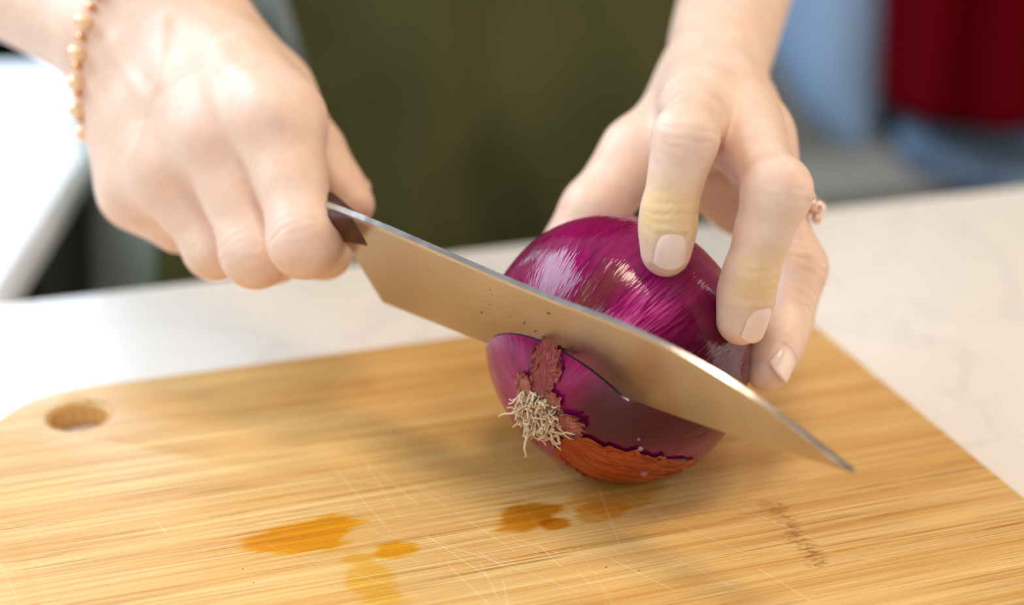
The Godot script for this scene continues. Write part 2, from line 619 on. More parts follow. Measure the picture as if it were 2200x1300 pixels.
func bamboo() -> Image:
	var w := 2048
	var h := 1768
	var n := FastNoiseLite.new()
	n.seed = 4
	n.frequency = 1.0
	n.fractal_octaves = 1
	var cw := 96
	var small := PackedByteArray()
	small.resize(cw * h * 3)
	var pale := Vector3(236, 197, 130)
	var deep := Vector3(203, 146, 74)
	for y in h:
		var strip := floorf(y / 150.0)
		var tone := 0.16 * n.get_noise_1d(strip * 7.3)
		for x in cw:
			var fx := float(x) / cw
			var v := 0.42 + tone + 0.24 * n.get_noise_2d(fx * 1.6, y * 0.012) + 0.26 * n.get_noise_2d(fx * 2.0 + 40, y * 0.05) + 0.28 * n.get_noise_2d(fx * 2.6 + 90, y * 0.17) + 0.32 * n.get_noise_2d(fx * 4.0 + 9, y * 0.5)
			var c := pale.lerp(deep, clampf(v, 0, 1.1))
			var i := (y * cw + x) * 3
			small[i] = clampi(int(c.x), 0, 255)
			small[i + 1] = clampi(int(c.y), 0, 255)
			small[i + 2] = clampi(int(c.z), 0, 255)
	var im := Image.create_from_data(cw, h, false, Image.FORMAT_RGB8, small)
	im.resize(w, h, Image.INTERPOLATE_CUBIC)
	var px := im.get_data()
	var r := RandomNumberGenerator.new()
	r.seed = 31
	for k in 5200:                                          # vascular fibres: thin dashes along the cane
		var y := r.randi_range(0, h - 3)
		var x0 := r.randi_range(-200, w)
		var len := int(r.randf_range(60, 420))
		var dark := r.randf_range(0.03, 0.25) * (1.6 if n.get_noise_2d(x0 * 0.002 + 7, y * 0.01) > 0.12 else 0.7)
		if r.randf() < 0.3: dark *= -0.45
		var thick := 1 if r.randf() < 0.7 else 2
		for x in range(maxi(x0, 0), mini(x0 + len, w)):
			var t := float(x - x0) / len
			var a := dark * sin(PI * t)
			for q in thick:
				var i := ((y + q) * w + x) * 3
				px[i] = clampi(int(px[i] * (1 - a * 0.8)), 0, 255)
				px[i + 1] = clampi(int(px[i + 1] * (1 - a)), 0, 255)
				px[i + 2] = clampi(int(px[i + 2] * (1 - a * 1.25)), 0, 255)
	var nz := FastNoiseLite.new()
	nz.seed = 12
	nz.frequency = 0.02
	nz.fractal_octaves = 3
	for sh in stain_shapes():                               # wet, juice-stained patches
		var k: Vector3 = [Vector3(0.985, 0.82, 0.12), Vector3(0.87, 0.68, 0.16), Vector3(0.95, 0.86, 0.62), Vector3(0.985, 0.93, 0.62)][sh[3]]
		var rx := int(sh[1] / BW * w * 1.6)
		var ry := int(sh[2] / BD * h * 1.6)
		var cx := int(sh[0].x * w)
		var cy := int(sh[0].y * h)
		for y in range(maxi(cy - ry, 0), mini(cy + ry, h)):
			for x in range(maxi(cx - rx, 0), mini(cx + rx, w)):
				var a := stain_at(Vector2(float(x) / w, float(y) / h), sh, nz)
				if a > 0.0:
					var i := (y * w + x) * 3
					px[i] = int(px[i] * lerpf(1, k.x, a))
					px[i + 1] = int(px[i + 1] * lerpf(1, k.y, a))
					px[i + 2] = int(px[i + 2] * lerpf(1, k.z, a))
	# the cane's node: a brown speckled band across the grain
	for band in [[1650, 1075, 1765, 1215, 0.9, 380], [778, 815, 795, 850, 1.0, 70]]:
		for k in band[5]:
			var t := r.randf()
			var q := board_uv(lerpf(band[0], band[2], t) + r.randfn(0, 14), lerpf(band[1], band[3], t) + r.randfn(0, 5))
			blot(px, w, h, q, r.randf_range(3, 13), r.randf_range(1.2, 3.2), band[4] * r.randf_range(0.03, 0.16))
	# cut marks: fine pale lines left by knives
	for k in 90:
		var c := board_uv(r.randf_range(760, 1500), r.randf_range(1000, 1290)) if k < 45 else Vector2(r.randf(), r.randf())
		var ang := r.randfn(1.15, 0.35)
		var ln := r.randf_range(60, 420)
		var al := r.randf_range(0.12, 0.5)
		for i in int(ln):
			var x := int(c.x * w + cos(ang) * (i - ln / 2))
			var y := int(c.y * h + sin(ang) * (i - ln / 2) + 3 * sin(i * 0.02))
			if x < 0 or y < 0 or x >= w or y >= h: continue
			var j := (y * w + x) * 3
			for q in 3: px[j + q] = int(lerpf(px[j + q], [255, 246, 226][q], al))
			if x + 1 < w:
				for q in 3: px[j + 3 + q] = int(lerpf(px[j + 3 + q], [255, 246, 226][q], al * 0.5))
	for e in [[521, 1222], [545, 1252], [1303, 1219], [1372, 1226]]:
		blot(px, w, h, board_uv(e[0], e[1]), 2.0, 2.5, 0.6)
	return Image.create_from_data(w, h, false, Image.FORMAT_RGB8, px)


func blot(px: PackedByteArray, w: int, h: int, q: Vector2, rx: float, ry: float, dark: float) -> void:
	var cx := int(q.x * w)
	var cy := int(q.y * h)
	for y in range(maxi(cy - int(ry) - 1, 0), mini(cy + int(ry) + 2, h)):
		for x in range(maxi(cx - int(rx) - 1, 0), mini(cx + int(rx) + 2, w)):
			var a := dark * (1.0 - smoothstep(0.4, 1.2, Vector2((x - cx) / rx, (y - cy) / ry).length()))
			var i := (y * w + x) * 3
			px[i] = int(px[i] * (1 - a * 0.75))
			px[i + 1] = int(px[i + 1] * (1 - a))
			px[i + 2] = int(px[i + 2] * (1 - a * 1.2))


func board_wet() -> Image:                                  # roughness
	var w := 512
	var h := 442
	var im := Image.create(w, h, false, Image.FORMAT_L8)
	var nz := FastNoiseLite.new()
	nz.seed = 12
	nz.frequency = 0.02
	nz.fractal_octaves = 3
	var shapes := stain_shapes()
	for y in h:
		for x in w:
			var q := Vector2(float(x) / w, float(y) / h)
			var v := 0.33 + 0.10 * nz.get_noise_2d(x * 0.6, y * 6.0)
			for sh in shapes:
				if absf(q.x - sh[0].x) * BW < sh[1] * 1.6 and absf(q.y - sh[0].y) * BD < sh[2] * 1.6:
					v = lerpf(v, 0.24, 0.8 * stain_at(q, sh, nz))
			im.set_pixel(x, y, Color(v, v, v))
	return im


# ------------------------------------------------------------------ the onion
const ON_R := 0.0375
var on_c: Vector3
var on_x: Vector3
var on_y: Vector3
var on_z: Vector3
var on_noise := FastNoiseLite.new()


func onion_pt(lon: float, lat: float, off := 0.0) -> Vector3:      # degrees; latitude 0 is the root, 180 the neck
	var a := deg_to_rad(lat)
	var o := deg_to_rad(lon)
	var y := cos(a) * (0.034 if a < PI / 2 else 0.033)
	y += 0.0012 * exp(-pow(a / 0.3, 2.0)) - 0.007 * exp(-pow((PI - a) / 0.22, 2.0))
	var r := ON_R * sin(a)
	var lump := 1.0 + 0.014 * on_noise.get_noise_3d(cos(o) * 60, sin(o) * 60, y * 900) + 0.006 * cos(3 * o + 1)
	r = r * lump + off * sin(a)
	y += off * cos(a)
	return on_c + on_x * (r * cos(o)) + on_z * (r * sin(o)) + on_y * y


func build_onion() -> void:
	on_c = at(1327, 746, 0.434)
	on_y = cv(-0.63, -0.48, 0.61)
	on_x = -cam_u
	on_x = (on_x - on_y * on_x.dot(on_y)).normalized()
	on_z = on_x.cross(on_y)
	on_noise.seed = 5
	on_noise.frequency = 0.02
	var onion := thing("red_onion", "glossy purple red onion with a tuft of dry roots, being cut on the board", "onion", Vector3(on_c.x, BOARD, on_c.z))
	var skin := mat("onion_skin", Color.WHITE, 0.17)
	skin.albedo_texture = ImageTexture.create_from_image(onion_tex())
	skin.normal_enabled = true
	skin.normal_texture = ImageTexture.create_from_image(onion_bump())
	skin.normal_scale = 0.3
	skin.metallic_specular = 0.46
	skin.roughness = 1.0
	skin.roughness_texture = ImageTexture.create_from_image(onion_bump(true))
	skin.roughness_texture_channel = BaseMaterial3D.TEXTURE_CHANNEL_RED
	var flesh := mat("onion_flesh", rgb(238, 214, 226), 0.3)
	var cols := 160
	var rows := 81
	var pts := []
	var uvs := []
	for r in rows:
		for c in cols + 1:
			pts.append(onion_pt(360.0 * (c % cols) / cols, clampf(180.0 * r / (rows - 1), 0, 180)) - onion.position)
			uvs.append(Vector2(float(c) / cols, float(r) / (rows - 1)))
	var s := st()
	s.set_smooth_group(0)
	for r in rows - 1:
		for c in cols:
			var a := r * (cols + 1) + c
			var q := [a, a + 1, a + cols + 1, a + 1, a + cols + 2, a + cols + 1]
			for i in 6:
				if r == 0 and i < 3 or r == rows - 2 and i >= 3: continue
				s.set_uv(uvs[q[i]])
				s.add_vertex(pts[q[i]])
	s.generate_normals()
	var bulb := CSGCombiner3D.new()
	bulb.name = "bulb"
	onion.add_child(bulb, true)
	var body := CSGMesh3D.new()
	body.name = "bulb_skin"
	body.mesh = s.commit()
	body.material = skin
	bulb.add_child(body, true)
	var cut := CSGPolygon3D.new()                            # the knife's cut: a thin wedge open to the top
	cut.name = "cut"
	cut.operation = CSGShape3D.OPERATION_SUBTRACTION
	cut.polygon = PackedVector2Array([Vector2(0, -0.0007), Vector2(0.0005, 0.0005), Vector2(0.0019, 0.05), Vector2(-0.0019, 0.05), Vector2(-0.0005, 0.0005)])
	cut.depth = 0.2
	cut.material = flesh
	cut.transform = Transform3D(Basis(kn_n(), -KV, KU), KE - KU * 0.08 - onion.position)
	cut.transform = Transform3D(Basis(kn_n(), -KV, kn_n().cross(-KV)), KE + kn_n().cross(-KV) * 0.1 - onion.position)
	bulb.add_child(cut, true)
	# dry outer skin: curled shells lying on the bulb
	var brown := mat("dry_skin", rgb(176, 74, 24), 0.38)
	brown.albedo_texture = noise_tex(0.03, 77, 256, false, 1.0, ramp([[0.0, rgb(92, 22, 6)], [0.5, rgb(150, 54, 14)], [1.0, rgb(184, 88, 34)]]))
	brown.uv1_scale = Vector3(3, 0.4, 1)
	brown.albedo_color = Color.WHITE
	var rosy := mat("papery_skin", Color.WHITE, 0.6)
	rosy.albedo_texture = noise_tex(0.03, 78, 256, false, 1.0, ramp([[0.0, rgb(112, 36, 40)], [0.5, rgb(168, 92, 78)], [1.0, rgb(206, 140, 110)]]))
	rosy.uv1_scale = Vector3(3, 0.5, 1)
	var wine := mat("wine_skin", Color.WHITE, 0.45)
	wine.albedo_texture = noise_tex(0.03, 79, 256, false, 1.0, ramp([[0.0, rgb(84, 20, 30)], [0.5, rgb(132, 46, 46)], [1.0, rgb(176, 100, 76)]]))
	wine.uv1_scale = Vector3(4, 0.5, 1)
	tag(part("dry_skin", shell(306, 372, 13, 76, 0.0005, 0.0009, 1, onion), brown, onion), "orange brown dry skin", "")
	tag(part("skin_flake", shell(262, 318, 8.0, 21, 0.001, 0.0024, 2, onion), rosy, onion), "ragged rosy brown flake beside the roots", "")
	tag(part("skin_flake", shell(184, 228, 11, 34, 0.0003, 0.0011, 3, onion), wine, onion), "wine red torn flake above the roots", "")
	tag(part("skin_flake", shell(148, 190, 9, 18, 0.0004, 0.0016, 4, onion), rosy, onion), "pinkish torn flake", "")
	tag(part("skin_flake", shell(214, 262, 8, 16, 0.0006, 0.0018, 5, onion), rosy, onion), "rosy torn collar", "")
	tag(part("skin_flake", shell(326, 374, 7, 15, 0.0008, 0.0022, 6, onion), brown, onion), "orange flake under the roots", "")
	# the root plate and its dry roots
	var rootm := mat("dry_root", rgb(216, 188, 152), 0.8)
	var plate := []
	for r in 7:
		for c in 25:
			var lat := 13.0 * r / 6.0
			plate.append(onion_pt(15.0 * c, lat, 0.0014 * (1 - pow(r / 6.0, 2)) + 0.0005 * on_noise.get_noise_2d(c * 40, r * 60)) - onion.position)
	part("root_plate", grid_mesh(plate, [], 25, 7, false, true), mat("root_plate", rgb(150, 112, 72), 0.9), onion)
	for k in 150:
		var lon := rng.randf() * 360
		var lat := 10.8 * sqrt(rng.randf())
		var p := onion_pt(lon, lat, 0.0008) - onion.position
		var n := (onion_pt(lon, lat, 0.002) - onion.position - p).normalized()
		var long := rng.randf_range(0.0025, 0.006)
		var side := Vector3(rng.randfn(), rng.randfn(), rng.randfn()).normalized()
		var goal := (n * 0.7 + side * 0.8 + cv(0.5, -0.25, 0.2) * 0.5).normalized()
		var rad := rng.randf_range(0.00028, 0.00055)
		if k < 5:
			var e: Array = [[cv(1, 0.25, 0.15), 0.011], [cv(1, 0.5, 0.1), 0.008], [cv(0.95, -0.3, 0.1), 0.010], [cv(-0.15, -1, 0.0), 0.012], [cv(-1, -0.1, 0.25), 0.009]][k]
			p = onion_pt([40, 100, 330, 20, 120][k], 5.0, 0.0012) - onion.position
			goal = e[0]
			long = e[1]
			rad = 0.00045
		var path := []
		var radii := []
		var q := p
		var dir := (n + goal * (0.3 if k > 4 else 0.8)).normalized()
		for i in 9:
			path.append(q)
			radii.append(rad * (1.0 - 0.45 * i / 8.0))
			dir = (dir + goal * 0.3 + Vector3(rng.randfn(), rng.randfn(), rng.randfn()) * 0.38).normalized()
			q += dir * long / 8
		part("root", tube(path, radii, 6), rootm, onion)
	# clear juice running from the cut
	var juice := mat("juice", Color(1.0, 0.95, 0.97, 0.12), 0.03)
	juice.refraction_enabled = true
	juice.refraction_scale = 0.033
	var k := 0
	for e in [[1376, 964, 0.0007, 0.4085], [1372, 944, 0.0005, 0.4068], [1384, 1016, 0.0009, 0.4185]]:
		var d := part("juice_drop", ball(e[2], 0.9), juice)
		d.position = at(e[0], e[1], e[3])
		tag(d, ["tiny clear juice drop on the onion's orange dry skin", "tiniest clear juice drop just above the orange skin", "clear juice drop hanging under the onion near the board"][k], "drop")
		k += 1


func shell(lon0: float, lon1: float, lat0: float, lat1: float, off0: float, off1: float, seed_: int, onion: Node3D) -> ArrayMesh:
	var n := FastNoiseLite.new()
	n.seed = seed_
	n.frequency = 0.09
	var cols := 28
	var rows := 20
	var pts := []
	var uvs := []
	for side in 2:
		for r in rows:
			for c in cols:
				var fx := float(c) / (cols - 1)
				var fy := float(r) / (rows - 1)
				var l0 := lat0 + (lat1 - lat0) * 0.06 * n.get_noise_2d(fx * 60, 5)
				var l1 := lat1 + (lat1 - lat0) * (0.28 * n.get_noise_2d(fx * 90, 50) - 0.45 * pow(absf(2 * fx - 1), 2.5))
				var q0 := lon0 + (lon1 - lon0) * (0.12 * n.get_noise_2d(fy * 70, 99) + 0.1 * fy)
				var q1 := lon1 + (lon1 - lon0) * (0.12 * n.get_noise_2d(fy * 70, 150) - 0.1 * fy)
				var edge := pow(maxf(absf(2 * fx - 1), absf(2 * fy - 1)), 6)
				var off := lerpf(off0, off1, edge * 0.7 + 0.3 * n.get_noise_2d(fx * 40, fy * 40))
				pts.append(onion_pt(lerpf(q0, q1, fx), lerpf(l0, l1, fy), off - (0.00018 if side == 1 else 0.0)) - onion.position)
				uvs.append(Vector2(fx, fy))
	var s := st()
	s.set_smooth_group(0)
	for i in pts.size():
		s.set_uv(uvs[i])
		s.add_vertex(pts[i])
	var m := cols * rows
	for r in rows - 1:
		for c in cols - 1:
			var a := r * cols + c
			for k in [a, a + cols, a + 1, a + 1, a + cols, a + cols + 1]: s.add_index(k)
			for k in [a, a + 1, a + cols, a + 1, a + cols + 1, a + cols]: s.add_index(k + m)
	s.generate_normals()
	return s.commit()


func onion_tex() -> Image:
	var w := 2048
	var h := 64
	var n := FastNoiseLite.new()
	n.seed = 8
	n.frequency = 1.0
	n.fractal_octaves = 1
	var px := PackedByteArray()
	px.resize(w * h * 3)
	for y in h:
		var lat := 180.0 * y / h
		for x in w:
			var lon := 360.0 * x / w
			var o := deg_to_rad(lon)
			var cx := cos(o)
			var cz := sin(o)
			var f1 := n.get_noise_3d(cx * 3, cz * 3, lat * 0.02)
			var f2 := n.get_noise_3d(cx * 11, cz * 11, lat * 0.03 + 30)
			var f3 := n.get_noise_3d(cx * 38, cz * 38, lat * 0.06 + 60)
			var f4 := n.get_noise_3d(cx * 110, cz * 110, lat * 0.14 + 90)
			var v := f1 * 0.42 + f2 * 0.36 + f3 * 0.28 + f4 * 0.24
			var c := Vector3(142, 2, 82)
			c = c.lerp(Vector3(70, 0, 34), clampf(-v * 0.95, 0, 1))
			c = c.lerp(Vector3(176, 40, 116), clampf(v * 0.8 - 0.1, 0, 1))
			# a paler pink cheek, an olive brown window of thin skin, darker skin low on the root side
			var pink := exp(-pow((lon - 238) / 13.0, 2) - pow((lat - 62) / 22.0, 2))
			c = c.lerp(Vector3(204, 84, 148), clampf(pink * (0.6 + 0.9 * f3 + 0.6 * f4), 0, 1))
			var tan_ := exp(-pow((lon - 214) / 8.0, 4) - pow((lat - 58) / 16.0, 4))
			c = c.lerp(Vector3(112, 44, 44), clampf(tan_ * (0.85 + 0.8 * f3), 0, 1))
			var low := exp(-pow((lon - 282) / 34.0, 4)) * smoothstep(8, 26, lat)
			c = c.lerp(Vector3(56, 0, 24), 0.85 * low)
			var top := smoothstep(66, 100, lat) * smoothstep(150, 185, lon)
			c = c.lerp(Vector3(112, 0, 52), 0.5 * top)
			var i := (y * w + x) * 3
			px[i] = clampi(int(c.x), 0, 255)
			px[i + 1] = clampi(int(c.y), 0, 255)
			px[i + 2] = clampi(int(c.z), 0, 255)
	var im := Image.create_from_data(w, h, false, Image.FORMAT_RGB8, px)
	im.resize(w, 1024, Image.INTERPOLATE_CUBIC)
	return im


func onion_bump(rough := false) -> Image:                                 # fine ribs along the meridians
	var w := 2048
	var h := 96
	var n := FastNoiseLite.new()
	n.seed = 18
	n.frequency = 1.0
	n.fractal_octaves = 1
	var px := PackedByteArray()
	px.resize(w * h)
	for y in h:
		for x in w:
			var o := TAU * x / w
			var v := 0.5 + 0.3 * n.get_noise_3d(cos(o) * 50, sin(o) * 50, y * 0.25) + 0.3 * n.get_noise_3d(cos(o) * 16, sin(o) * 16, y * 0.08) + 0.14 * n.get_noise_3d(cos(o) * 130, sin(o) * 130, y * 0.7)
			if rough: v = clampf(0.11 + 0.28 * (v - 0.5) + 0.1 * n.get_noise_3d(cos(o) * 4, sin(o) * 4, y * 0.3), 0.08, 0.5)
			px[y * w + x] = clampi(int(v * 255), 0, 255)
	var im := Image.create_from_data(w, h, false, Image.FORMAT_L8, px)
	im.resize(w, 1024, Image.INTERPOLATE_CUBIC)
	if rough: return im
	im.convert(Image.FORMAT_RGBA8)
	im.bump_map_to_normal_map(3.0)
	return im


# ------------------------------------------------------------------ the knife
var KE: Vector3                           # a point of the straight edge, where it leaves the onion
var KU: Vector3                           # from the handle towards the tip
var KV: Vector3                           # from the spine down to the edge


func kn_n() -> Vector3: return KU.cross(KV).normalized() * (1.0 if KU.cross(KV).dot(cam_b) > 0 else -1.0)


func knife_axes() -> void:
	KE = at(1345, 857, 0.401)
	KU = Vector3(0.734, 0, 0.68).normalized()
	KV = Vector3(0.32, -0.89, -0.34)
	KV = (KV - KU * KV.dot(KU)).normalized()


func build_knife() -> void:
	var kn := kn_n()
	var p := func(t: float, up: float, out: float) -> Vector3: return KE + KU * t - KV * up + kn * out
	var knife := thing("kitchen_knife", "steel chef's knife with a dark wooden handle, slicing into the onion", "knife", p.call(-0.14, 0.03, 0.0))
	# blade and tang: stations along the length: [t, edge height, spine height, thickness at the spine]
	var stations := []
	for i in 12: stations.append([-0.197 + 0.0087 * i, 0.0205 - 0.001 * sin(PI * i / 11.0), 0.0385 + 0.0005 * sin(PI * i / 11.0), 0.0024])
	stations.append([-0.0935, 0.025, 0.0392, 0.0024])
	stations.append([-0.0905, 0.0262, 0.0391, 0.0024])
	stations.append([-0.0903, 0.0, 0.0391, 0.0024])
	for i in 31:
		var t := -0.0895 + 0.1575 * i / 30.0
		var e := 0.0
		if t > -0.03: e = 0.0072 * pow((t + 0.03) / 0.098, 2.3)
		var sp := 0.0330 + 0.0061 * smoothstep(0.0, -0.09, t)
		if t > 0: sp = 0.0330 - 0.0258 * pow(t / 0.068, 2.2)
		stations.append([t, e, maxf(sp, e + 0.0004), lerpf(0.0024, 0.0014, clampf((t + 0.09) / 0.158, 0, 1))])
	var prof := [[0.0, 0.0001], [0.06, 0.12], [0.35, 0.55], [0.7, 0.85], [0.97, 0.97], [1.0, 0.72]]
	var s := st()
	s.set_smooth_group(-1)
	var ring := func(sn: Array) -> Array:
		var out := []
		for side in 2:
			for i in prof.size():
				var q: Array = prof[i if side == 0 else prof.size() - 1 - i]
				var w: float = q[1]
				if sn[0] < -0.0904: w = 1.0 if q[0] < 0.97 else q[1]
				out.append(p.call(sn[0], lerpf(sn[1], sn[2], q[0]), (0.5 if side == 0 else -0.5) * sn[3] * w) - knife.position)
		return out
	var prev: Array = ring.call(stations[0])
	var first := prev
	for i in range(1, stations.size()):
		var cur: Array = ring.call(stations[i])
		for k in cur.size():
			var j := (k + 1) % cur.size()
			s.set_smooth_group(1 if k < 4 else 2 if k > 5 and k < 11 else 3 + k)
			quad(s, prev[k], prev[j], cur[j], cur[k])
		prev = cur
	for e in [first, prev]:
		for k in range(1, e.size() - 1):
			s.set_smooth_group(30)
			for v in ([e[0], e[k + 1], e[k]] if e == first else [e[0], e[k], e[k + 1]]): s.add_vertex(v)
	s.generate_normals()
	var steel := mat("steel", rgb(196, 188, 182), 0.3, 1.0)
	steel.roughness_texture = noise_tex(0.02, 41, 512, false, 1.0, ramp([[0.0, Color(0.5, 0.5, 0.5)], [0.45, Color(0.75, 0.75, 0.75)], [1.0, Color(1, 1, 1)]]))
	steel.uv1_triplanar = true
	steel.uv1_scale = Vector3.ONE * 14.0
	steel.normal_enabled = true
	steel.normal_texture = noise_tex(0.012, 43, 512, true, 5.0)
	steel.normal_scale = 0.10
	steel.roughness = 0.30
	part("blade", s.commit(), steel, knife)
	# specks and a smear of juice dried on the blade
	var speck := mat("speck", rgb(60, 40, 34), 0.5)
	for e in [[1058, 617, 3.0], [1062, 630, 1.6], [1058, 650, 1.6], [1038, 668, 3.4], [972, 558, 2.6], [926, 578, 2.6], [1130, 690, 3.2], [1154, 708, 3.2], [1100, 676, 2.0], [1183, 668, 5.0]]:
		var d := at(e[0], e[1], 1.0) - EYE
		var hit: Vector3 = EYE + d * ((KE - EYE).dot(kn) / d.dot(kn)) + kn * 0.0009
		var o := part("speck", ball(e[2] * 0.00008, 1.0), speck, knife)
		o.position = hit - knife.position
		o.basis = Basis(KU * 1.5, KV * 0.8, kn * 0.35)
	var wood := mat("handle_wood", rgb(92, 50, 28), 0.62)
	wood.uv1_triplanar = true
	wood.uv1_scale = Vector3(40, 40, 40)
	wood.albedo_texture = noise_tex(0.02, 44, 256, false, 1.0, ramp([[0.0, rgb(44, 18, 8)], [1.0, rgb(104, 54, 28)]]))
	wood.albedo_color = Color.WHITE
	for side in [1.0, -1.0]:
		var hs := []
		var uv := []
		var n := 26
		for i in n:
			var f := float(i) / (n - 1)
			var t := lerpf(-0.0800, -0.196, f)
			var hw := 0.0068 * smoothstep(-0.03, 0.22, f) * (1.0 - 0.9 * pow(maxf(0, (f - 0.93) / 0.07), 3))
			var lo := 0.0275 - 0.0078 * smoothstep(0.05, 0.25, f) + 0.0015 * sin(f * 7)
			var hi := 0.0384
			for k in 11:
				var a := PI * k / 10.0
				hs.append(p.call(t, (lo + hi) / 2 - cos(a) * (hi - lo) / 2, side * (0.0008 + (0.0010 * smoothstep(0.0, 0.04, f) + hw) * pow(sin(a), 0.55))) - knife.position)
		var sh := grid_mesh(hs, uv, 11, n, false, side > 0)
		part("handle_scale", sh, wood, knife)
	for t in [-0.105, -0.137, -0.17]:
		var c := CylinderMesh.new()
		c.top_radius = 0.0028
		c.bottom_radius = 0.0028
		c.height = 0.0172
		var o := part("rivet", c, steel, knife)
		o.transform = Transform3D(Basis(KU, kn, KU.cross(kn)), p.call(t, 0.03, 0.0) - knife.position)


# ------------------------------------------------------------------ bodies: a field of tapered capsules, meshed as surface nets
class Field:
	var o: Vector3
	var h: float
	var n := Vector3i.ZERO
	var kp: float                          # how softly the palm's bones join
	var kf: float                          # how softly fingers meet each other
	var a: PackedFloat32Array              # palm and arm
	var f: PackedFloat32Array              # fingers
	var lo := Vector3.INF
	var hi := -Vector3.INF
	var bones := []
	var fingers := []
	var vid: PackedInt32Array
	var pos := PackedVector3Array()
	var nor := PackedVector3Array()
	var tri := PackedInt32Array()

	func _init(cell: float, soft: float, apart: float) -> void:
		h = cell
		kp = soft
		kf = apart

	func grow(p: Vector3, r: float) -> void:
		lo = lo.min(p - Vector3.ONE * r)
		hi = hi.max(p + Vector3.ONE * r)

	func bone(p: Vector3, q: Vector3, ra: float, rb: float) -> void:
		bones.append([p, q, ra, rb])
		grow(p, ra)
		grow(q, rb)

	func finger(list: Array) -> void:
		fingers.append(list)
		for b in list:
			grow(b[0], b[2])
			grow(b[1], b[3])

	func splat(arr: PackedFloat32Array, b: Array, k: float, c0: Vector3i, cn: Vector3i) -> void:
		var p: Vector3 = b[0]
		var ab: Vector3 = b[1] - b[0]
		var ra: float = b[2]
		var dr: float = b[3] - b[2]
		var m := 5.5 * k
		var l2 := maxf(ab.length_squared(), 1e-12)
		var mn := p.min(b[1]) - Vector3.ONE * (maxf(ra, b[3]) + m) - o
		var mx := p.max(b[1]) + Vector3.ONE * (maxf(ra, b[3]) + m) - o
		var i0 := maxi(int(mn.x / h), c0.x)
		var j0 := maxi(int(mn.y / h), c0.y)
		var k0 := maxi(int(mn.z / h), c0.z)
		var i1 := mini(int(mx.x / h) + 1, c0.x + cn.x - 1)
		var j1 := mini(int(mx.y / h) + 1, c0.y + cn.y - 1)
		var k1 := mini(int(mx.z / h) + 1, c0.z + cn.z - 1)
		var ik := -1.0 / k
		for kk in range(k0, k1 + 1):
			for jj in range(j0, j1 + 1):
				var row := ((kk - c0.z) * cn.y + (jj - c0.y)) * cn.x - c0.x
				var w := Vector3(i0 * h, jj * h, kk * h) + o - p
				for ii in range(i0, i1 + 1):
					var t := clampf(w.dot(ab) / l2, 0.0, 1.0)
					var d := (w - ab * t).length() - ra - dr * t
					if d < m: arr[row + ii] += exp(d * ik)
					w.x += h

	func build() -> void:
		lo -= Vector3.ONE * (kp * 3 + 2 * h)
		hi += Vector3.ONE * (kp * 3 + 2 * h)
		o = lo
		n = Vector3i(((hi - lo) / h).ceil()) + Vector3i.ONE
		var total := n.x * n.y * n.z
		a = PackedFloat32Array()
		a.resize(total)
		f = PackedFloat32Array()
		f.resize(total)
		for b in bones: splat(a, b, kp, Vector3i.ZERO, n)
		for list in fingers:
			var k := 0.0016
			var mn := Vector3.INF
			var mx := -Vector3.INF
			for b in list:
				for e in 2:
					mn = mn.min(b[e] - Vector3.ONE * (b[2 + e] + 6 * k))
					mx = mx.max(b[e] + Vector3.ONE * (b[2 + e] + 6 * k))
			var c0 := Vector3i(((mn - o) / h).floor()).max(Vector3i.ZERO)
			var cn := Vector3i(((mx - o) / h).ceil()).min(n - Vector3i.ONE) - c0 + Vector3i.ONE
			var t := PackedFloat32Array()
			t.resize(cn.x * cn.y * cn.z)
			for b in list: splat(t, b, k, c0, cn)
			var pw := k / kf
			for kk in cn.z:
				for jj in cn.y:
					var row := ((kk + c0.z) * n.y + jj + c0.y) * n.x + c0.x
					var src := (kk * cn.y + jj) * cn.x
					for ii in cn.x:
						if t[src + ii] > 0.0: f[row + ii] += pow(t[src + ii], pw)
		var pk := kf / kp
		for i in total:
			var v := a[i]
			if f[i] > 0.0: v += pow(f[i], pk)
			a[i] = -kp * log(v) if v > 0.0 else kp * 6.0
		f = PackedFloat32Array()

	func at(p: Vector3) -> float:
		var g := (p - o) / h
		var c := Vector3i(g.floor()).clamp(Vector3i.ZERO, n - Vector3i.ONE * 2)
		var t := g - Vector3(c)
		var i := (c.z * n.y + c.y) * n.x + c.x
		var j := i + n.x * n.y
		var x0 := lerpf(lerpf(a[i], a[i + 1], t.x), lerpf(a[i + n.x], a[i + n.x + 1], t.x), t.y)
		var x1 := lerpf(lerpf(a[j], a[j + 1], t.x), lerpf(a[j + n.x], a[j + n.x + 1], t.x), t.y)
		return lerpf(x0, x1, t.z)

	func hit(from: Vector3, dir: Vector3, reach: float) -> Vector3:      # first surface point from outside along dir
		var t := 0.0
		while t < reach:
			var d := at(from + dir * t)
			if d < 0.00005: break
			t += maxf(d * 0.7, 0.00008)
		return from + dir * t

	func nets() -> void:
		var nx := n.x
		var nxy := n.x * n.y
		vid = PackedInt32Array()
		vid.resize(a.size())
		vid.fill(-1)
		var corner := [0, 1, nx, nx + 1, nxy, nxy + 1, nxy + nx, nxy + nx + 1]
		var cp := [Vector3(0, 0, 0), Vector3(1, 0, 0), Vector3(0, 1, 0), Vector3(1, 1, 0), Vector3(0, 0, 1), Vector3(1, 0, 1), Vector3(0, 1, 1), Vector3(1, 1, 1)]
		var edges := [0, 1, 2, 3, 4, 5, 6, 7, 0, 2, 1, 3, 4, 6, 5, 7, 0, 4, 1, 5, 2, 6, 3, 7]
		var far := h * 2.0
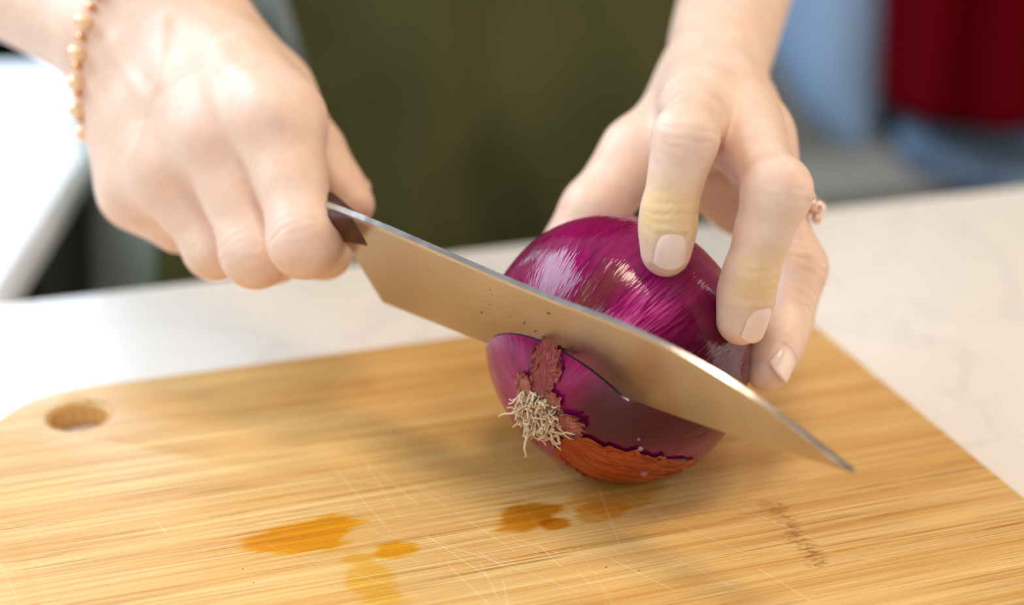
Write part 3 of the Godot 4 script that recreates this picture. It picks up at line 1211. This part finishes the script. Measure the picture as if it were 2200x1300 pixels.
		for k in n.z - 1:
			for j in n.y - 1:
				var row := (k * n.y + j) * nx
				for i in nx - 1:
					var q := row + i
					var s := a[q]
					if s > far or s < -far: continue
					var m := s < 0.0
					if (a[q + 1] < 0.0) == m and (a[q + nx] < 0.0) == m and (a[q + nx + 1] < 0.0) == m and (a[q + nxy] < 0.0) == m and (a[q + nxy + 1] < 0.0) == m and (a[q + nxy + nx] < 0.0) == m and (a[q + nxy + nx + 1] < 0.0) == m: continue
					var sum := Vector3.ZERO
					var c := 0
					for e in range(0, 24, 2):
						var va := a[q + corner[edges[e]]]
						var vb := a[q + corner[edges[e + 1]]]
						if (va < 0.0) != (vb < 0.0):
							sum += cp[edges[e]].lerp(cp[edges[e + 1]], va / (va - vb))
							c += 1
					vid[q] = pos.size()
					pos.append(o + (Vector3(i, j, k) + sum / c) * h)
		for k in range(1, n.z - 1):
			for j in range(1, n.y - 1):
				var row := (k * n.y + j) * nx
				for i in range(1, nx - 1):
					var q := row + i
					if vid[q] < 0: continue
					var m := a[q] < 0.0
					if (a[q + 1] < 0.0) != m: face(vid[q], vid[q - nx], vid[q - nx - nxy], vid[q - nxy], m)
					if (a[q + nx] < 0.0) != m: face(vid[q], vid[q - nxy], vid[q - nxy - 1], vid[q - 1], m)
					if (a[q + nxy] < 0.0) != m: face(vid[q], vid[q - 1], vid[q - 1 - nx], vid[q - nx], m)
		vid = PackedInt32Array()
		normals()

	func face(p: int, q: int, r: int, s: int, inside: bool) -> void:
		if p < 0 or q < 0 or r < 0 or s < 0: return
		tri.append_array(PackedInt32Array([p, r, q, p, s, r] if inside else [p, q, r, p, r, s]))

	func normals() -> void:
		nor = PackedVector3Array()
		nor.resize(pos.size())
		for i in range(0, tri.size(), 3):
			var p := pos[tri[i]]
			var c := (pos[tri[i + 2]] - p).cross(pos[tri[i + 1]] - p)
			nor[tri[i]] += c
			nor[tri[i + 1]] += c
			nor[tri[i + 2]] += c
		for i in nor.size(): nor[i] = nor[i].normalized()

	func volume() -> float:
		var v := 0.0
		for i in range(0, tri.size(), 3): v += pos[tri[i]].dot(pos[tri[i + 2]].cross(pos[tri[i + 1]]))
		return v / 6.0


var skin_noise := FastNoiseLite.new()
var beds := []                             # nail beds: [centre, along, outward, half width, half length]
var ridges := []                           # [from, run, height, width]
var creases := []                          # [joint, along the finger, dorsal direction, strength, yellow stain, redness, reach]
const SKIN := Vector3(0.84, 0.60, 0.455)


func finish_skin(fd: Field, tints := true) -> Array:       # creases pressed into the surface, and the skin's own colours
	var cols := PackedColorArray()
	cols.resize(fd.pos.size())
	for i in fd.pos.size():
		var p := fd.pos[i]
		var nn := fd.nor[i]
		var c := SKIN * (1.0 + 0.07 * skin_noise.get_noise_3dv(p * 900.0) + 0.05 * skin_noise.get_noise_3dv(p * 3500.0))
		var red := 0.10 + 0.25 * skin_noise.get_noise_3dv(p * 700.0 + Vector3(9, 9, 9))
		var yellow := 0.0
		if tints:
			var push := 0.0
			var lump := 0.0
			for e in creases:
				var r: Vector3 = p - e[0]
				if r.length_squared() > e[6] * e[6]: continue
				var s := r.dot(e[1])
				var dors := nn.dot(e[2])
				var soft := exp(-r.length_squared() / (e[6] * e[6] * 0.3))
				red += e[5] * soft
				yellow = maxf(yellow, e[4] * exp(-s * s / 0.00006) * smoothstep(-0.2, 0.5, dors))
				if e[3] > 0.0 and dors > 0.1:
					var across: float = r.dot(e[1].cross(e[2]))
					var g_off: float = e[0].z * 5e4
					var wob := 0.0003 * skin_noise.get_noise_2d(across * 2200.0 + g_off, e[0].x * 90000.0)
					for g in [[-0.0058, 0.35], [-0.0030, 0.6], [-0.0004, 1.0], [0.0021, 0.75], [0.0049, 0.4]]:
						var u: float = (s - g[0] - wob * (1.0 + 2.0 * g[1]) + across * across * 14.0 * signf(g[0])) / 0.00042
						if absf(u) < 3.0: push -= e[3] * g[1] * exp(-u * u) * smoothstep(0.1, 0.6, dors) * (0.6 + 0.7 * skin_noise.get_noise_2d(across * 900.0 + g[0] * 9e5, e[0].y * 7e4))
			for e in beds:
				var r: Vector3 = p - e[0]
				if r.length_squared() > 0.00018 or nn.dot(e[2]) < 0.15: continue
				var ax: float = absf(r.dot(e[1].cross(e[2]))) - e[3]
				var al: float = absf(r.dot(e[1])) - e[4]
				var out_: float = Vector2(maxf(ax, 0), maxf(al, 0)).length() + minf(maxf(ax, al), 0)
				if r.dot(e[1]) > 0 and al > -0.001: continue
				if out_ < 0.0: push -= 0.0001 * smoothstep(0.0, -0.0006, out_)
				else: push += 0.00018 * exp(-pow((out_ - 0.0006) / 0.0008, 2))
			for e in ridges:
				var r: Vector3 = p - e[0]
				if r.length_squared() > 0.0009: continue
				var w: float = clampf(r.dot(e[1]) / e[1].length_squared(), 0, 1)
				var q: float = (r - e[1] * w).length() / e[3]
				if q < 2.6: lump = maxf(lump, e[2] * exp(-q * q))
			fd.pos[i] = p + nn * (push + lump)
			if push < 0.0: red -= push * 400.0
		c = c.lerp(Vector3(0.76, 0.40, 0.29), clampf(red, 0, 0.8))
		c = c.lerp(Vector3(0.80, 0.55, 0.22), clampf(yellow * (0.75 + 0.5 * skin_noise.get_noise_3dv(p * 2600.0)), 0, 0.66))
		cols[i] = Color(clampf(c.x, 0, 1), clampf(c.y, 0, 1), clampf(c.z, 0, 1))
	if tints: fd.normals()
	return [fd.pos, fd.nor, cols, fd.tri]


func merge(list: Array) -> ArrayMesh:
	var v := PackedVector3Array()
	var nn := PackedVector3Array()
	var c := PackedColorArray()
	var ix := PackedInt32Array()
	for e in list:
		var base := v.size()
		v.append_array(e[0])
		nn.append_array(e[1])
		c.append_array(e[2])
		var t: PackedInt32Array = e[3].duplicate()
		if base: for i in t.size(): t[i] += base
		ix.append_array(t)
	var arr := []
	arr.resize(Mesh.ARRAY_MAX)
	arr[Mesh.ARRAY_VERTEX] = v
	arr[Mesh.ARRAY_NORMAL] = nn
	arr[Mesh.ARRAY_COLOR] = c
	arr[Mesh.ARRAY_INDEX] = ix
	var m := ArrayMesh.new()
	m.add_surface_from_arrays(Mesh.PRIMITIVE_TRIANGLES, arr)
	return m


func digit(j: Array, r: Array, dn: Vector3) -> Array:     # the bones of a finger: knuckle, middle joint, end joint, tip
	var out := []
	for k in 3:
		var m: Vector3 = j[k].lerp(j[k + 1], 0.5)
		var rm: float = (r[k] + r[k + 1]) * 0.5 * (0.94 if k < 2 else 1.02)
		out.append([j[k], m, r[k], rm])
		out.append([m, j[k + 1], rm, r[k + 1]])
	var t: Vector3 = (j[3] - j[2]).normalized()
	out.append([j[2].lerp(j[3], 0.45) - dn * r[3] * 0.22, j[3] - dn * r[3] * 0.16, r[3] * 0.9, r[3] * 0.86])      # pad
	out.append([j[1] + dn * r[1] * 0.16, j[1] + dn * r[1] * 0.16 + t * 0.001, r[1] * 0.9, r[1] * 0.9])              # knuckle
	return out


func square_to(v: Vector3, t: Vector3) -> Vector3: return (v - t * v.dot(t)).normalized()


func nail(fd: Field, dip: Vector3, tip: Vector3, r: float, dn: Vector3, wide: float, long: float, parent: Node, beyond := 0.0006) -> void:
	var t := (tip - dip).normalized()
	dn = square_to(dn, t)
	var x := t.cross(dn)
	var cols := 17
	var rows := 17
	var top := []
	var end := r * 0.45 + beyond
	var skin_at := func(sv: float) -> Vector3: return fd.hit(tip + t * sv + dn * 0.014, -dn, 0.02)
	var root: Vector3 = skin_at.call(end - long * 0.95)
	var mid: Vector3 = skin_at.call(end - long * 0.55)
	var last: Vector3 = skin_at.call(minf(end - long * 0.12, r * 0.35))
	var s_last := minf(0.88, (long - end + r * 0.35) / long)
	var line := func(f: float) -> Vector3:              # a curve through three places on the skin
		var f0 := 0.05
		var f1 := 0.45
		return root * ((f - f1) * (f - s_last) / ((f0 - f1) * (f0 - s_last))) + mid * ((f - f0) * (f - s_last) / ((f1 - f0) * (f1 - s_last))) + last * ((f - f0) * (f - f1) / ((s_last - f0) * (s_last - f1)))
	var arc := r + 0.0016
	for q in rows:
		var fy := float(q) / (rows - 1)
		for c in cols:
			var fx := 2.0 * c / (cols - 1) - 1.0
			var round_ := 0.32 * long * (1.0 - sqrt(maxf(0.0, 1.0 - 0.93 * fx * fx)))
			var sv := round_ + (long - round_ - 0.17 * long * fx * fx) * fy
			var ang := fx * wide * (0.92 + 0.08 * fy)
			var lift := 0.00050 - 0.0006 * pow(1.0 - fy, 6) - 0.0003 * pow(absf(fx), 8)
			top.append(line.call(sv / long) + dn * ((cos(ang) - 1.0) * arc + lift) + x * (sin(ang) * arc))
	var pts := top.duplicate()
	for p in top: pts.append(p - dn * 0.0005)
	var s2 := st()
	s2.set_smooth_group(0)
	for p in pts: s2.add_vertex(p)
	var m := cols * rows
	for q in rows - 1:
		for c in cols - 1:
			var a := q * cols + c
			for k in [a, a + cols, a + 1, a + 1, a + cols, a + cols + 1]: s2.add_index(k)
	for c in cols - 1:
		var a := (rows - 1) * cols + c
		for k in [a, a + m, a + 1, a + 1, a + m, a + m + 1]: s2.add_index(k)
	s2.generate_normals()
	part("fingernail", s2.commit(), M.nail, parent)


func build_person() -> void:
	skin_noise.seed = 3
	skin_noise.frequency = 0.12
	skin_noise.fractal_octaves = 2
	var who := thing("person", "person in a dark olive apron cutting the onion, one hand holding it", "person", Vector3(-0.060, 0, -0.78))
	var base := who.position
	# ---------- the hand on the onion
	var L := Field.new(0.00062, 0.0026, 0.0008)
	var fingers := {
		"index": [[at(1506, 240, 0.437), at(1472, 294, 0.3925), at(1438, 448, 0.3968), at(1431, 543, 0.4002)], [0.0090, 0.0071, 0.0059, 0.0054], cv(0.12, 0.15, 1)],
		"middle": [[at(1583, 262, 0.440), at(1668, 408, 0.3945), at(1614, 585, 0.4005), at(1594, 690, 0.4055)], [0.0093, 0.0075, 0.0060, 0.0055], cv(0.62, 0.15, 0.75)],
		"ring": [[at(1622, 304, 0.459), at(1710, 575, 0.449), at(1690, 690, 0.443), at(1651, 792, 0.4285)], [0.0088, 0.0074, 0.0065, 0.0055], cv(0.9, 0.1, 0.45)],
		"little": [[at(1622, 348, 0.478), at(1690, 560, 0.484), at(1672, 650, 0.476), at(1640, 735, 0.462)], [0.0078, 0.0066, 0.0058, 0.0050], cv(1, 0.1, 0.2)],
		"thumb": [[at(1370, 330, 0.474), at(1280, 450, 0.466), at(1234, 528, 0.466), at(1204, 580, 0.467)], [0.0098, 0.0086, 0.0080, 0.0068], cv(-0.8, 0.5, 0.3)],
	}
	for k in fingers:
		var e: Array = fingers[k]
		var dn := square_to(e[2], (e[0][3] - e[0][2]).normalized())
		L.finger(digit(e[0], e[1], dn))
	var wrist := [at(1540, 140, 0.498), at(1546, 110, 0.520)]
	var arm := [at(1622, -170, 0.585), at(1630, -190, 0.605)]
	L.bone(wrist[0], arm[0], 0.0155, 0.0195)
	L.bone(wrist[1], arm[1], 0.0160, 0.0205)
	var carp := [at(1512, 182, 0.490), at(1536, 160, 0.494), at(1545, 178, 0.502), at(1550, 200, 0.510)]
	var names := ["index", "middle", "ring", "little"]
	for k in 4:
		var mcp: Vector3 = fingers[names[k]][0][0]
		L.bone(carp[k], mcp, [0.0118, 0.0115, 0.0098, 0.0095][k], [0.0095, 0.0096, 0.0088, 0.0080][k])
		if k < 3: L.bone(carp[k].lerp(mcp, 0.5), fingers[names[k + 1]][0][0].lerp(carp[k + 1], 0.45), 0.0105, 0.0100)
		L.bone(mcp + cam_u * 0.0026, mcp + cam_u * 0.0026 + cam_b * 0.001, 0.0088, 0.0088)
	var tm := at(1492, 232, 0.492)
	L.bone(carp[0], tm, 0.0125, 0.0125)
	L.bone(tm, fingers.thumb[0][0], 0.0122, 0.0098)
	L.bone(tm, fingers.index[0][0].lerp(carp[0], 0.3) - cam_u * 0.006, 0.011, 0.009)
	L.bone(tm.lerp(fingers.thumb[0][0], 0.5) + cam_x * 0.006, fingers.index[0][0] - cam_u * 0.010 - cam_b * 0.014, 0.009, 0.006)
	L.bone(at(1560, 250, 0.512), at(1620, 400, 0.498), 0.013, 0.0085)
	L.bone(fingers.index[0][0].lerp(fingers.index[0][1], 0.22), fingers.middle[0][0].lerp(fingers.middle[0][1], 0.30), 0.0075, 0.0075)     # web
	L.bone(fingers.middle[0][0].lerp(fingers.middle[0][1], 0.2), fingers.ring[0][0].lerp(fingers.ring[0][1], 0.2), 0.0080, 0.0075)
	L.bone(at(1490, 320, 0.487), at(1590, 430, 0.489), 0.0150, 0.0110)                           # ball of the palm
	L.build()
	L.nets()
	for k in ["index", "middle", "ring"]:
		var e: Array = fingers[k]
		var j: Array = e[0]
		var t1: Vector3 = (j[2] - j[1]).normalized()
		var t2: Vector3 = (j[3] - j[2]).normalized()
		creases.append([j[1], t1, square_to(e[2], t1), 0.00034, 0.0, 0.16, 0.014])
		creases.append([j[2], t2, square_to(e[2], (t1 + t2).normalized()), 0.00030, 1.0 if k != "ring" else 0.0, 0.05, 0.0125])
		creases.append([j[3], t2, square_to(e[2], t2), 0.0, 0.0, 0.32, 0.010])
	for e in [["index", 0.0100, cv(0.10, 0.12, 1), 0.0006], ["middle", 0.0104, cv(0.52, 0.05, 0.8), 0.0012], ["ring", 0.0102, cv(0.40, -0.05, 0.9), 0.0030]]:
		var j: Array = fingers[e[0]][0]
		var r: float = fingers[e[0]][1][3]
		var t: Vector3 = (j[3] - j[2]).normalized()
		var dn := square_to(e[2], t)
		beds.append([j[3] + t * (r * 0.45 + e[3] - e[1] / 2) + dn * r, t, dn, (r + 0.0011) * sin(0.63), e[1] / 2])
	for k in names: creases.append([fingers[k][0][0], cam_b, cam_u, 0.0, 0.0, 0.2, 0.014])
	creases.append([fingers.thumb[0][0], cam_b, cam_u, 0.0, 0.0, 0.22, 0.02])
	var left := finish_skin(L)
	# ---------- the hand on the knife
	var R := Field.new(0.0008, 0.0030, 0.0004)
	var grip := {
		"index": [[at(594, 262, 0.4490), at(656, 515, 0.4350), at(694, 535, 0.455), at(672, 475, 0.468)], [0.0104, 0.0092, 0.0080, 0.0068], cv(0.1, -0.1, 1)],
		"middle": [[at(468, 300, 0.4570), at(550, 540, 0.4485), at(588, 545, 0.468), at(575, 480, 0.484)], [0.0102, 0.0090, 0.0080, 0.0068], cv(-0.1, -0.1, 1)],
		"ring": [[at(370, 372, 0.4690), at(462, 530, 0.4640), at(500, 520, 0.484), at(490, 455, 0.497)], [0.0096, 0.0083, 0.0075, 0.0064], cv(-0.2, -0.2, 1)],
		"little": [[at(298, 410, 0.4820), at(386, 482, 0.4810), at(420, 470, 0.497), at(415, 415, 0.508)], [0.0088, 0.0070, 0.0064, 0.0056], cv(-0.3, -0.3, 1)],
		"thumb": [[at(584, 205, 0.480), at(668, 325, 0.477), at(716, 392, 0.473), at(766, 440, 0.4665)], [0.0102, 0.0084, 0.0074, 0.0046], cv(0.8, 0.5, -0.2)],
	}
	for k in grip:
		var e: Array = grip[k]
		var t: Vector3 = (e[0][3] - e[0][2]).normalized()
		R.finger(digit(e[0], e[1], square_to(e[2] if k == "thumb" else -cam_u, t)))
	var rw := [at(262, 78, 0.494), at(352, -40, 0.488)]
	var ra := [at(-210, -165, 0.565), at(-130, -290, 0.560)]
	for k in 2: R.bone(rw[k], ra[k], 0.0185, 0.0215)
	var rc := [at(420, 55, 0.484), at(365, 90, 0.484), at(310, 130, 0.488), at(272, 180, 0.494)]
	for k in 4:
		var mcp: Vector3 = grip[names[k]][0][0]
		R.bone(rc[k], mcp, 0.0140, [0.0108, 0.0106, 0.0100, 0.0092][k])
		R.bone(rc[k], rw[1] if k < 2 else rw[0], 0.0135, 0.0165)
		if k < 3:
			var nxt: Vector3 = grip[names[k + 1]][0][0]
			R.bone(rc[k].lerp(mcp, 0.55), rc[k + 1].lerp(nxt, 0.55), 0.0112, 0.0112)
			R.bone(rc[k].lerp(mcp, 0.90) - cam_b * 0.0018, rc[k + 1].lerp(nxt, 0.90) - cam_b * 0.0018, 0.0084, 0.0082)
		R.bone(mcp + cam_b * 0.0006, mcp + cam_b * 0.0006 + cam_u * 0.001, 0.0086, 0.0086)
		R.bone(rc[k] + cam_b * 0.0110, mcp + cam_b * 0.0086, 0.0034, 0.0034)             # sinew
	var rt := at(474, 128, 0.487)
	R.bone(rc[0], rt, 0.014, 0.0145)
	R.bone(rt, grip.thumb[0][0], 0.014, 0.0112)
	R.bone(rt.lerp(grip.thumb[0][0], 0.4), grip.index[0][0] + cam_x * 0.002, 0.0115, 0.0085)
	R.bone(grip.thumb[0][0], grip.index[0][0].lerp(grip.index[0][1], 0.12) - cam_b * 0.008, 0.0085, 0.0075)
	R.bone(at(330, 190, 0.502), at(440, 330, 0.492), 0.016, 0.012)                             # heel of the palm behind the handle
	R.build()
	R.nets()
	creases.clear()
	beds.clear()
	for k in ["index", "middle", "ring", "little"]:
		var j: Array = grip[k][0]
		var t1: Vector3 = (j[1] - j[0]).normalized()
		creases.append([j[1], t1, square_to(grip[k][2], t1), 0.0003, 0.0, 0.22, 0.015])
		creases.append([j[0], t1, square_to(grip[k][2], t1), 0.0, 0.0, 0.22, 0.018])
	creases.append([grip.thumb[0][1], cam_x, cam_b, 0.0, 0.0, 0.3, 0.02])
	creases.append([grip.thumb[0][3], cam_x, cam_b, 0.0, 0.0, 0.3, 0.016])
	ridges.clear()                         # veins and sinews that stand out on the back of the hand
	for v in [[0.00060, 0.0024, [352, 40], [342, 120], [335, 180], [318, 225]], [0.00055, 0.0024, [240, 90], [268, 150], [312, 215], [335, 180]], [0.00040, 0.0024, [318, 225], [300, 290], [285, 330]], [0.00050, 0.0036, [400, 120], [435, 220], [462, 280]], [0.00045, 0.0036, [330, 240], [352, 320], [368, 360]], [0.00045, 0.0038, [480, 110], [545, 190], [585, 245]]]:
		var line := []
		for k in range(2, v.size()):
			var from := at(v[k][0], v[k][1], 0.36)
			line.append(R.hit(from, (from - EYE).normalized(), 0.16))
		for k in line.size() - 1: ridges.append([line[k], line[k + 1] - line[k], v[0], v[1]])
	var right := finish_skin(R)
	ridges.clear()
	# ---------- forearms, upper arms, trunk
	var T := Field.new(0.006, 0.012, 0.002)
	var elbow_r := Vector3(-0.285, 1.06, -0.675)
	var elbow_l := Vector3(0.135, 1.08, -0.735)
	var sh_r := Vector3(-0.215, 1.36, -0.77)
	var sh_l := Vector3(0.125, 1.36, -0.85)
	for k in 2: T.bone(rw[k].lerp(ra[k], 0.75), elbow_r + (ra[k] - ra[1 - k]) * 0.18, 0.0195, 0.026)
	T.bone(elbow_r, sh_r, 0.031, 0.042)
	for k in 2: T.bone(wrist[k].lerp(arm[k], 0.75), elbow_l + (arm[k] - arm[1 - k]) * 0.2, 0.0172, 0.026)
	T.bone(elbow_l, sh_l, 0.031, 0.042)
	for sx in [1.0, -1.0]:
		T.bone(base + room_basis * Vector3(sx * 0.065, 0.80, -0.01), base + room_basis * Vector3(sx * 0.05, 1.02, 0), 0.092, 0.078)
		T.bone(base + room_basis * Vector3(sx * 0.05, 1.02, 0), base + room_basis * Vector3(sx * 0.065, 1.27, -0.01), 0.078, 0.090)
		T.bone(base + room_basis * Vector3(sx * 0.055, 1.3, -0.01), sh_l if sx > 0 else sh_r, 0.07, 0.045)
		T.bone(base + room_basis * Vector3(sx * 0.075, 0.80, -0.01), base + room_basis * Vector3(sx * 0.085, 0.1, 0.0), 0.085, 0.045)
		T.bone(base + room_basis * Vector3(sx * 0.085, 0.04, 0.0), base + room_basis * Vector3(sx * 0.095, 0.03, 0.13), 0.036, 0.03)
	T.build()
	T.nets()
	var trunk := finish_skin(T, false)
	for set_ in [left, right, trunk]:
		for i in set_[0].size(): set_[0][i] -= base
	part("body", merge([left, right, trunk]), M.skin, who)
	# ---------- nails
	var nails := Node3D.new()
	for e in [["index", 0.63, 0.0100, cv(0.10, 0.12, 1), 0.0006], ["middle", 0.62, 0.0104, cv(0.52, 0.05, 0.8), 0.0012], ["ring", 0.6, 0.0102, cv(0.40, -0.05, 0.9), 0.0030], ["little", 0.6, 0.008, cv(1, 0.1, 0.2), 0.0006]]:
		var fg: Array = fingers[e[0]]
		nail_on(L, fg[0][2], fg[0][3], fg[1][3], e[3], e[1], e[2], who, e[4])
	nail_on(L, fingers.thumb[0][2], fingers.thumb[0][3], fingers.thumb[1][3], cv(-0.8, 0.5, 0.3), 0.62, 0.011, who)
	nail_on(R, grip.thumb[0][2], grip.thumb[0][3], grip.thumb[1][3], cv(0.6, 0.5, -0.6), 0.6, 0.010, who)
	nails.free()
	clothes(who, base, elbow_l, elbow_r, sh_l, sh_r)
	jewels(L, R, fingers, rw, ra)


func nail_on(fd: Field, dip: Vector3, tip: Vector3, r: float, dn: Vector3, wide: float, long: float, who: Node3D, beyond := 0.0006) -> void:
	var before := who.get_child_count()
	nail(fd, dip, tip, r, dn, wide, long, who, beyond)
	(who.get_child(before) as Node3D).position = -who.position


func clothes(who: Node3D, base: Vector3, el: Vector3, er: Vector3, sl: Vector3, sr: Vector3) -> void:
	var S := Field.new(0.008, 0.014, 0.002)
	for sx in [1.0, -1.0]:
		S.bone(base + room_basis * Vector3(sx * 0.076, 0.74, -0.01), base + room_basis * Vector3(sx * 0.060, 1.02, 0), 0.101, 0.088)
		S.bone(base + room_basis * Vector3(sx * 0.060, 1.02, 0), base + room_basis * Vector3(sx * 0.066, 1.27, -0.01), 0.088, 0.096)
		S.bone(base + room_basis * Vector3(sx * 0.055, 1.3, -0.01), sl if sx > 0 else sr, 0.078, 0.054)
		S.bone(sl if sx > 0 else sr, (sl if sx > 0 else sr).lerp(el if sx > 0 else er, 0.55), 0.052, 0.046)
		S.bone(base + room_basis * Vector3(sx * 0.076, 0.78, -0.01), base + room_basis * Vector3(sx * 0.086, 0.12, 0.0), 0.094, 0.056)
	S.build()
	S.nets()
	for i in S.pos.size(): S.pos[i] -= base
	var cols := PackedColorArray()
	cols.resize(S.pos.size())
	cols.fill(Color.WHITE)
	part("shirt", merge([[S.pos, S.nor, cols, S.tri]]), M.shirt, who)
	# the apron: a folded sheet wrapped round the front
	var nz := FastNoiseLite.new()
	nz.seed = 14
	nz.frequency = 1.0
	nz.fractal_octaves = 2
	var c := 110
	var r := 90
	var pts := []
	for side in 2:
		for j in r:
			var y := lerpf(0.42, 1.34, float(j) / (r - 1))
			for i in c:
				var f := float(i) / (c - 1)
				var phi := lerpf(lerpf(-0.72, -0.45, smoothstep(0.89, 0.98, y)), 1.75, f)
				var taper := 1.0 - 0.5 * smoothstep(1.22, 1.36, y)
				phi *= taper
				var flare := 0.027 + 0.05 * smoothstep(1.0, 0.45, y)
				var ax := 0.158 + flare
				var az := 0.096 + flare
				var ex := sin(phi)
				var ez := cos(phi)
				var fold := 0.007 * sin(phi * 9.0 + 2.5 * nz.get_noise_2d(phi * 0.7, y * 2.0) + y * 3.0) * smoothstep(1.12, 0.8, y) + 0.010 * nz.get_noise_2d(phi * 1.6 + 3, y * 3.5) + 0.004 * nz.get_noise_2d(phi * 5.0, y * 9.0)
				fold += 0.010 * exp(-pow((phi + 0.62 - (y - 1.0) * 0.5) / 0.09, 2)) * smoothstep(0.98, 1.06, y)
				var q := Vector3(ex * (ax + fold), y, ez * (az + fold)) - Vector3(ex, 0, ez) * (0.0016 if side == 1 else 0.0)
				pts.append(room_basis * q)
	var s := st()
	s.set_smooth_group(0)
	for p in pts: s.add_vertex(p)
	var n := c * r
	for j in r - 1:
		for i in c - 1:
			var a := j * c + i
			for k in [a, a + c, a + 1, a + 1, a + c, a + c + 1]: s.add_index(k)
			for k in [a, a + 1, a + c, a + 1, a + c + 1, a + c]: s.add_index(k + n)
	s.generate_normals()
	tag(part("apron", s.commit(), M.apron, who), "dark olive apron", "")
	var strap := []
	for e in [[-0.46, 1.10], [-0.44, 1.05], [-0.42, 1.01], [-0.39, 0.985], [-0.36, 0.966]]:
		strap.append(room_basis * Vector3(sin(e[0]) * 0.1935, e[1], cos(e[0]) * 0.1325))
	tag(part("apron_tie", tube(strap, [0.004, 0.0045, 0.0045, 0.004, 0.003], 10), M.tie, who), "pale grey blue tie", "")


func jewels(L: Field, R: Field, fingers: Dictionary, rw: Array, ra: Array) -> void:
	# bracelet: beads laid round the wrist on the skin
	var axis := cv(-0.86, 0.34, -0.35)
	var mid: Vector3 = at(268, 60, 0.490)
	var x := square_to(cv(-0.37, -0.93, 0.0), axis)
	var y := axis.cross(x)
	if y.dot(cam_b) < 0: y = -y
	var br := thing("bracelet", "peach gold bead bracelet round the wrist of the knife hand", "bracelet", mid)
	var big := ball(0.0026)
	var small := ball(0.0014)
	var a := 0.0
	var last := Vector3.INF
	var k := 0
	while a < TAU:
		var dir := x * cos(a) + y * sin(a)
		var hitp := R.hit(mid + dir * 0.075, -dir, 0.075)
		var need: float = 0.0043
		if last == Vector3.INF or hitp.distance_to(last) > need:
			var o := part("bead", big if k % 2 == 0 else small, M.pearl if k % 2 == 0 else M.gold, br)
			o.position = hitp + dir * (0.0021 if k % 2 == 0 else 0.0010) - mid
			last = hitp
			k += 1
		a += 0.01
	# ring with a small gem on the ring finger
	var j: Array = fingers.ring[0]
	var t: Vector3 = (j[1] - j[0]).normalized()
	var c: Vector3 = j[0].lerp(j[1], 0.62)
	var dn := square_to(cv(0.98, 0.2, 0.25), t)
	var b := t.cross(dn)
	var rg := thing("finger_ring", "rose gold ring with a pale pink stone on the hand holding the onion", "ring", c)
	var path := []
	var rad := []
	for i in 41:
		var g := TAU * i / 40
		var dir := dn * cos(g) + b * sin(g)
		path.append(L.hit(c + dir * 0.02, -dir, 0.02) + dir * 0.0003 - c)
		rad.append(0.0008)
	part("band", tube(path, rad, 8), M.gold, rg)
	var top: Vector3 = path[0]
	var gem := part("gem", ball(0.0028, 0.8), M.gem, rg)
	gem.position = top + dn * 0.0022
	for e in [[1, 0], [-1, 0], [0, 1], [0, -1]]:
		var o := part("side_stone", ball(0.0016), M.gem, rg)
		o.position = top + dn * 0.0014 + t * e[0] * 0.0034 + b * e[1] * 0.0034
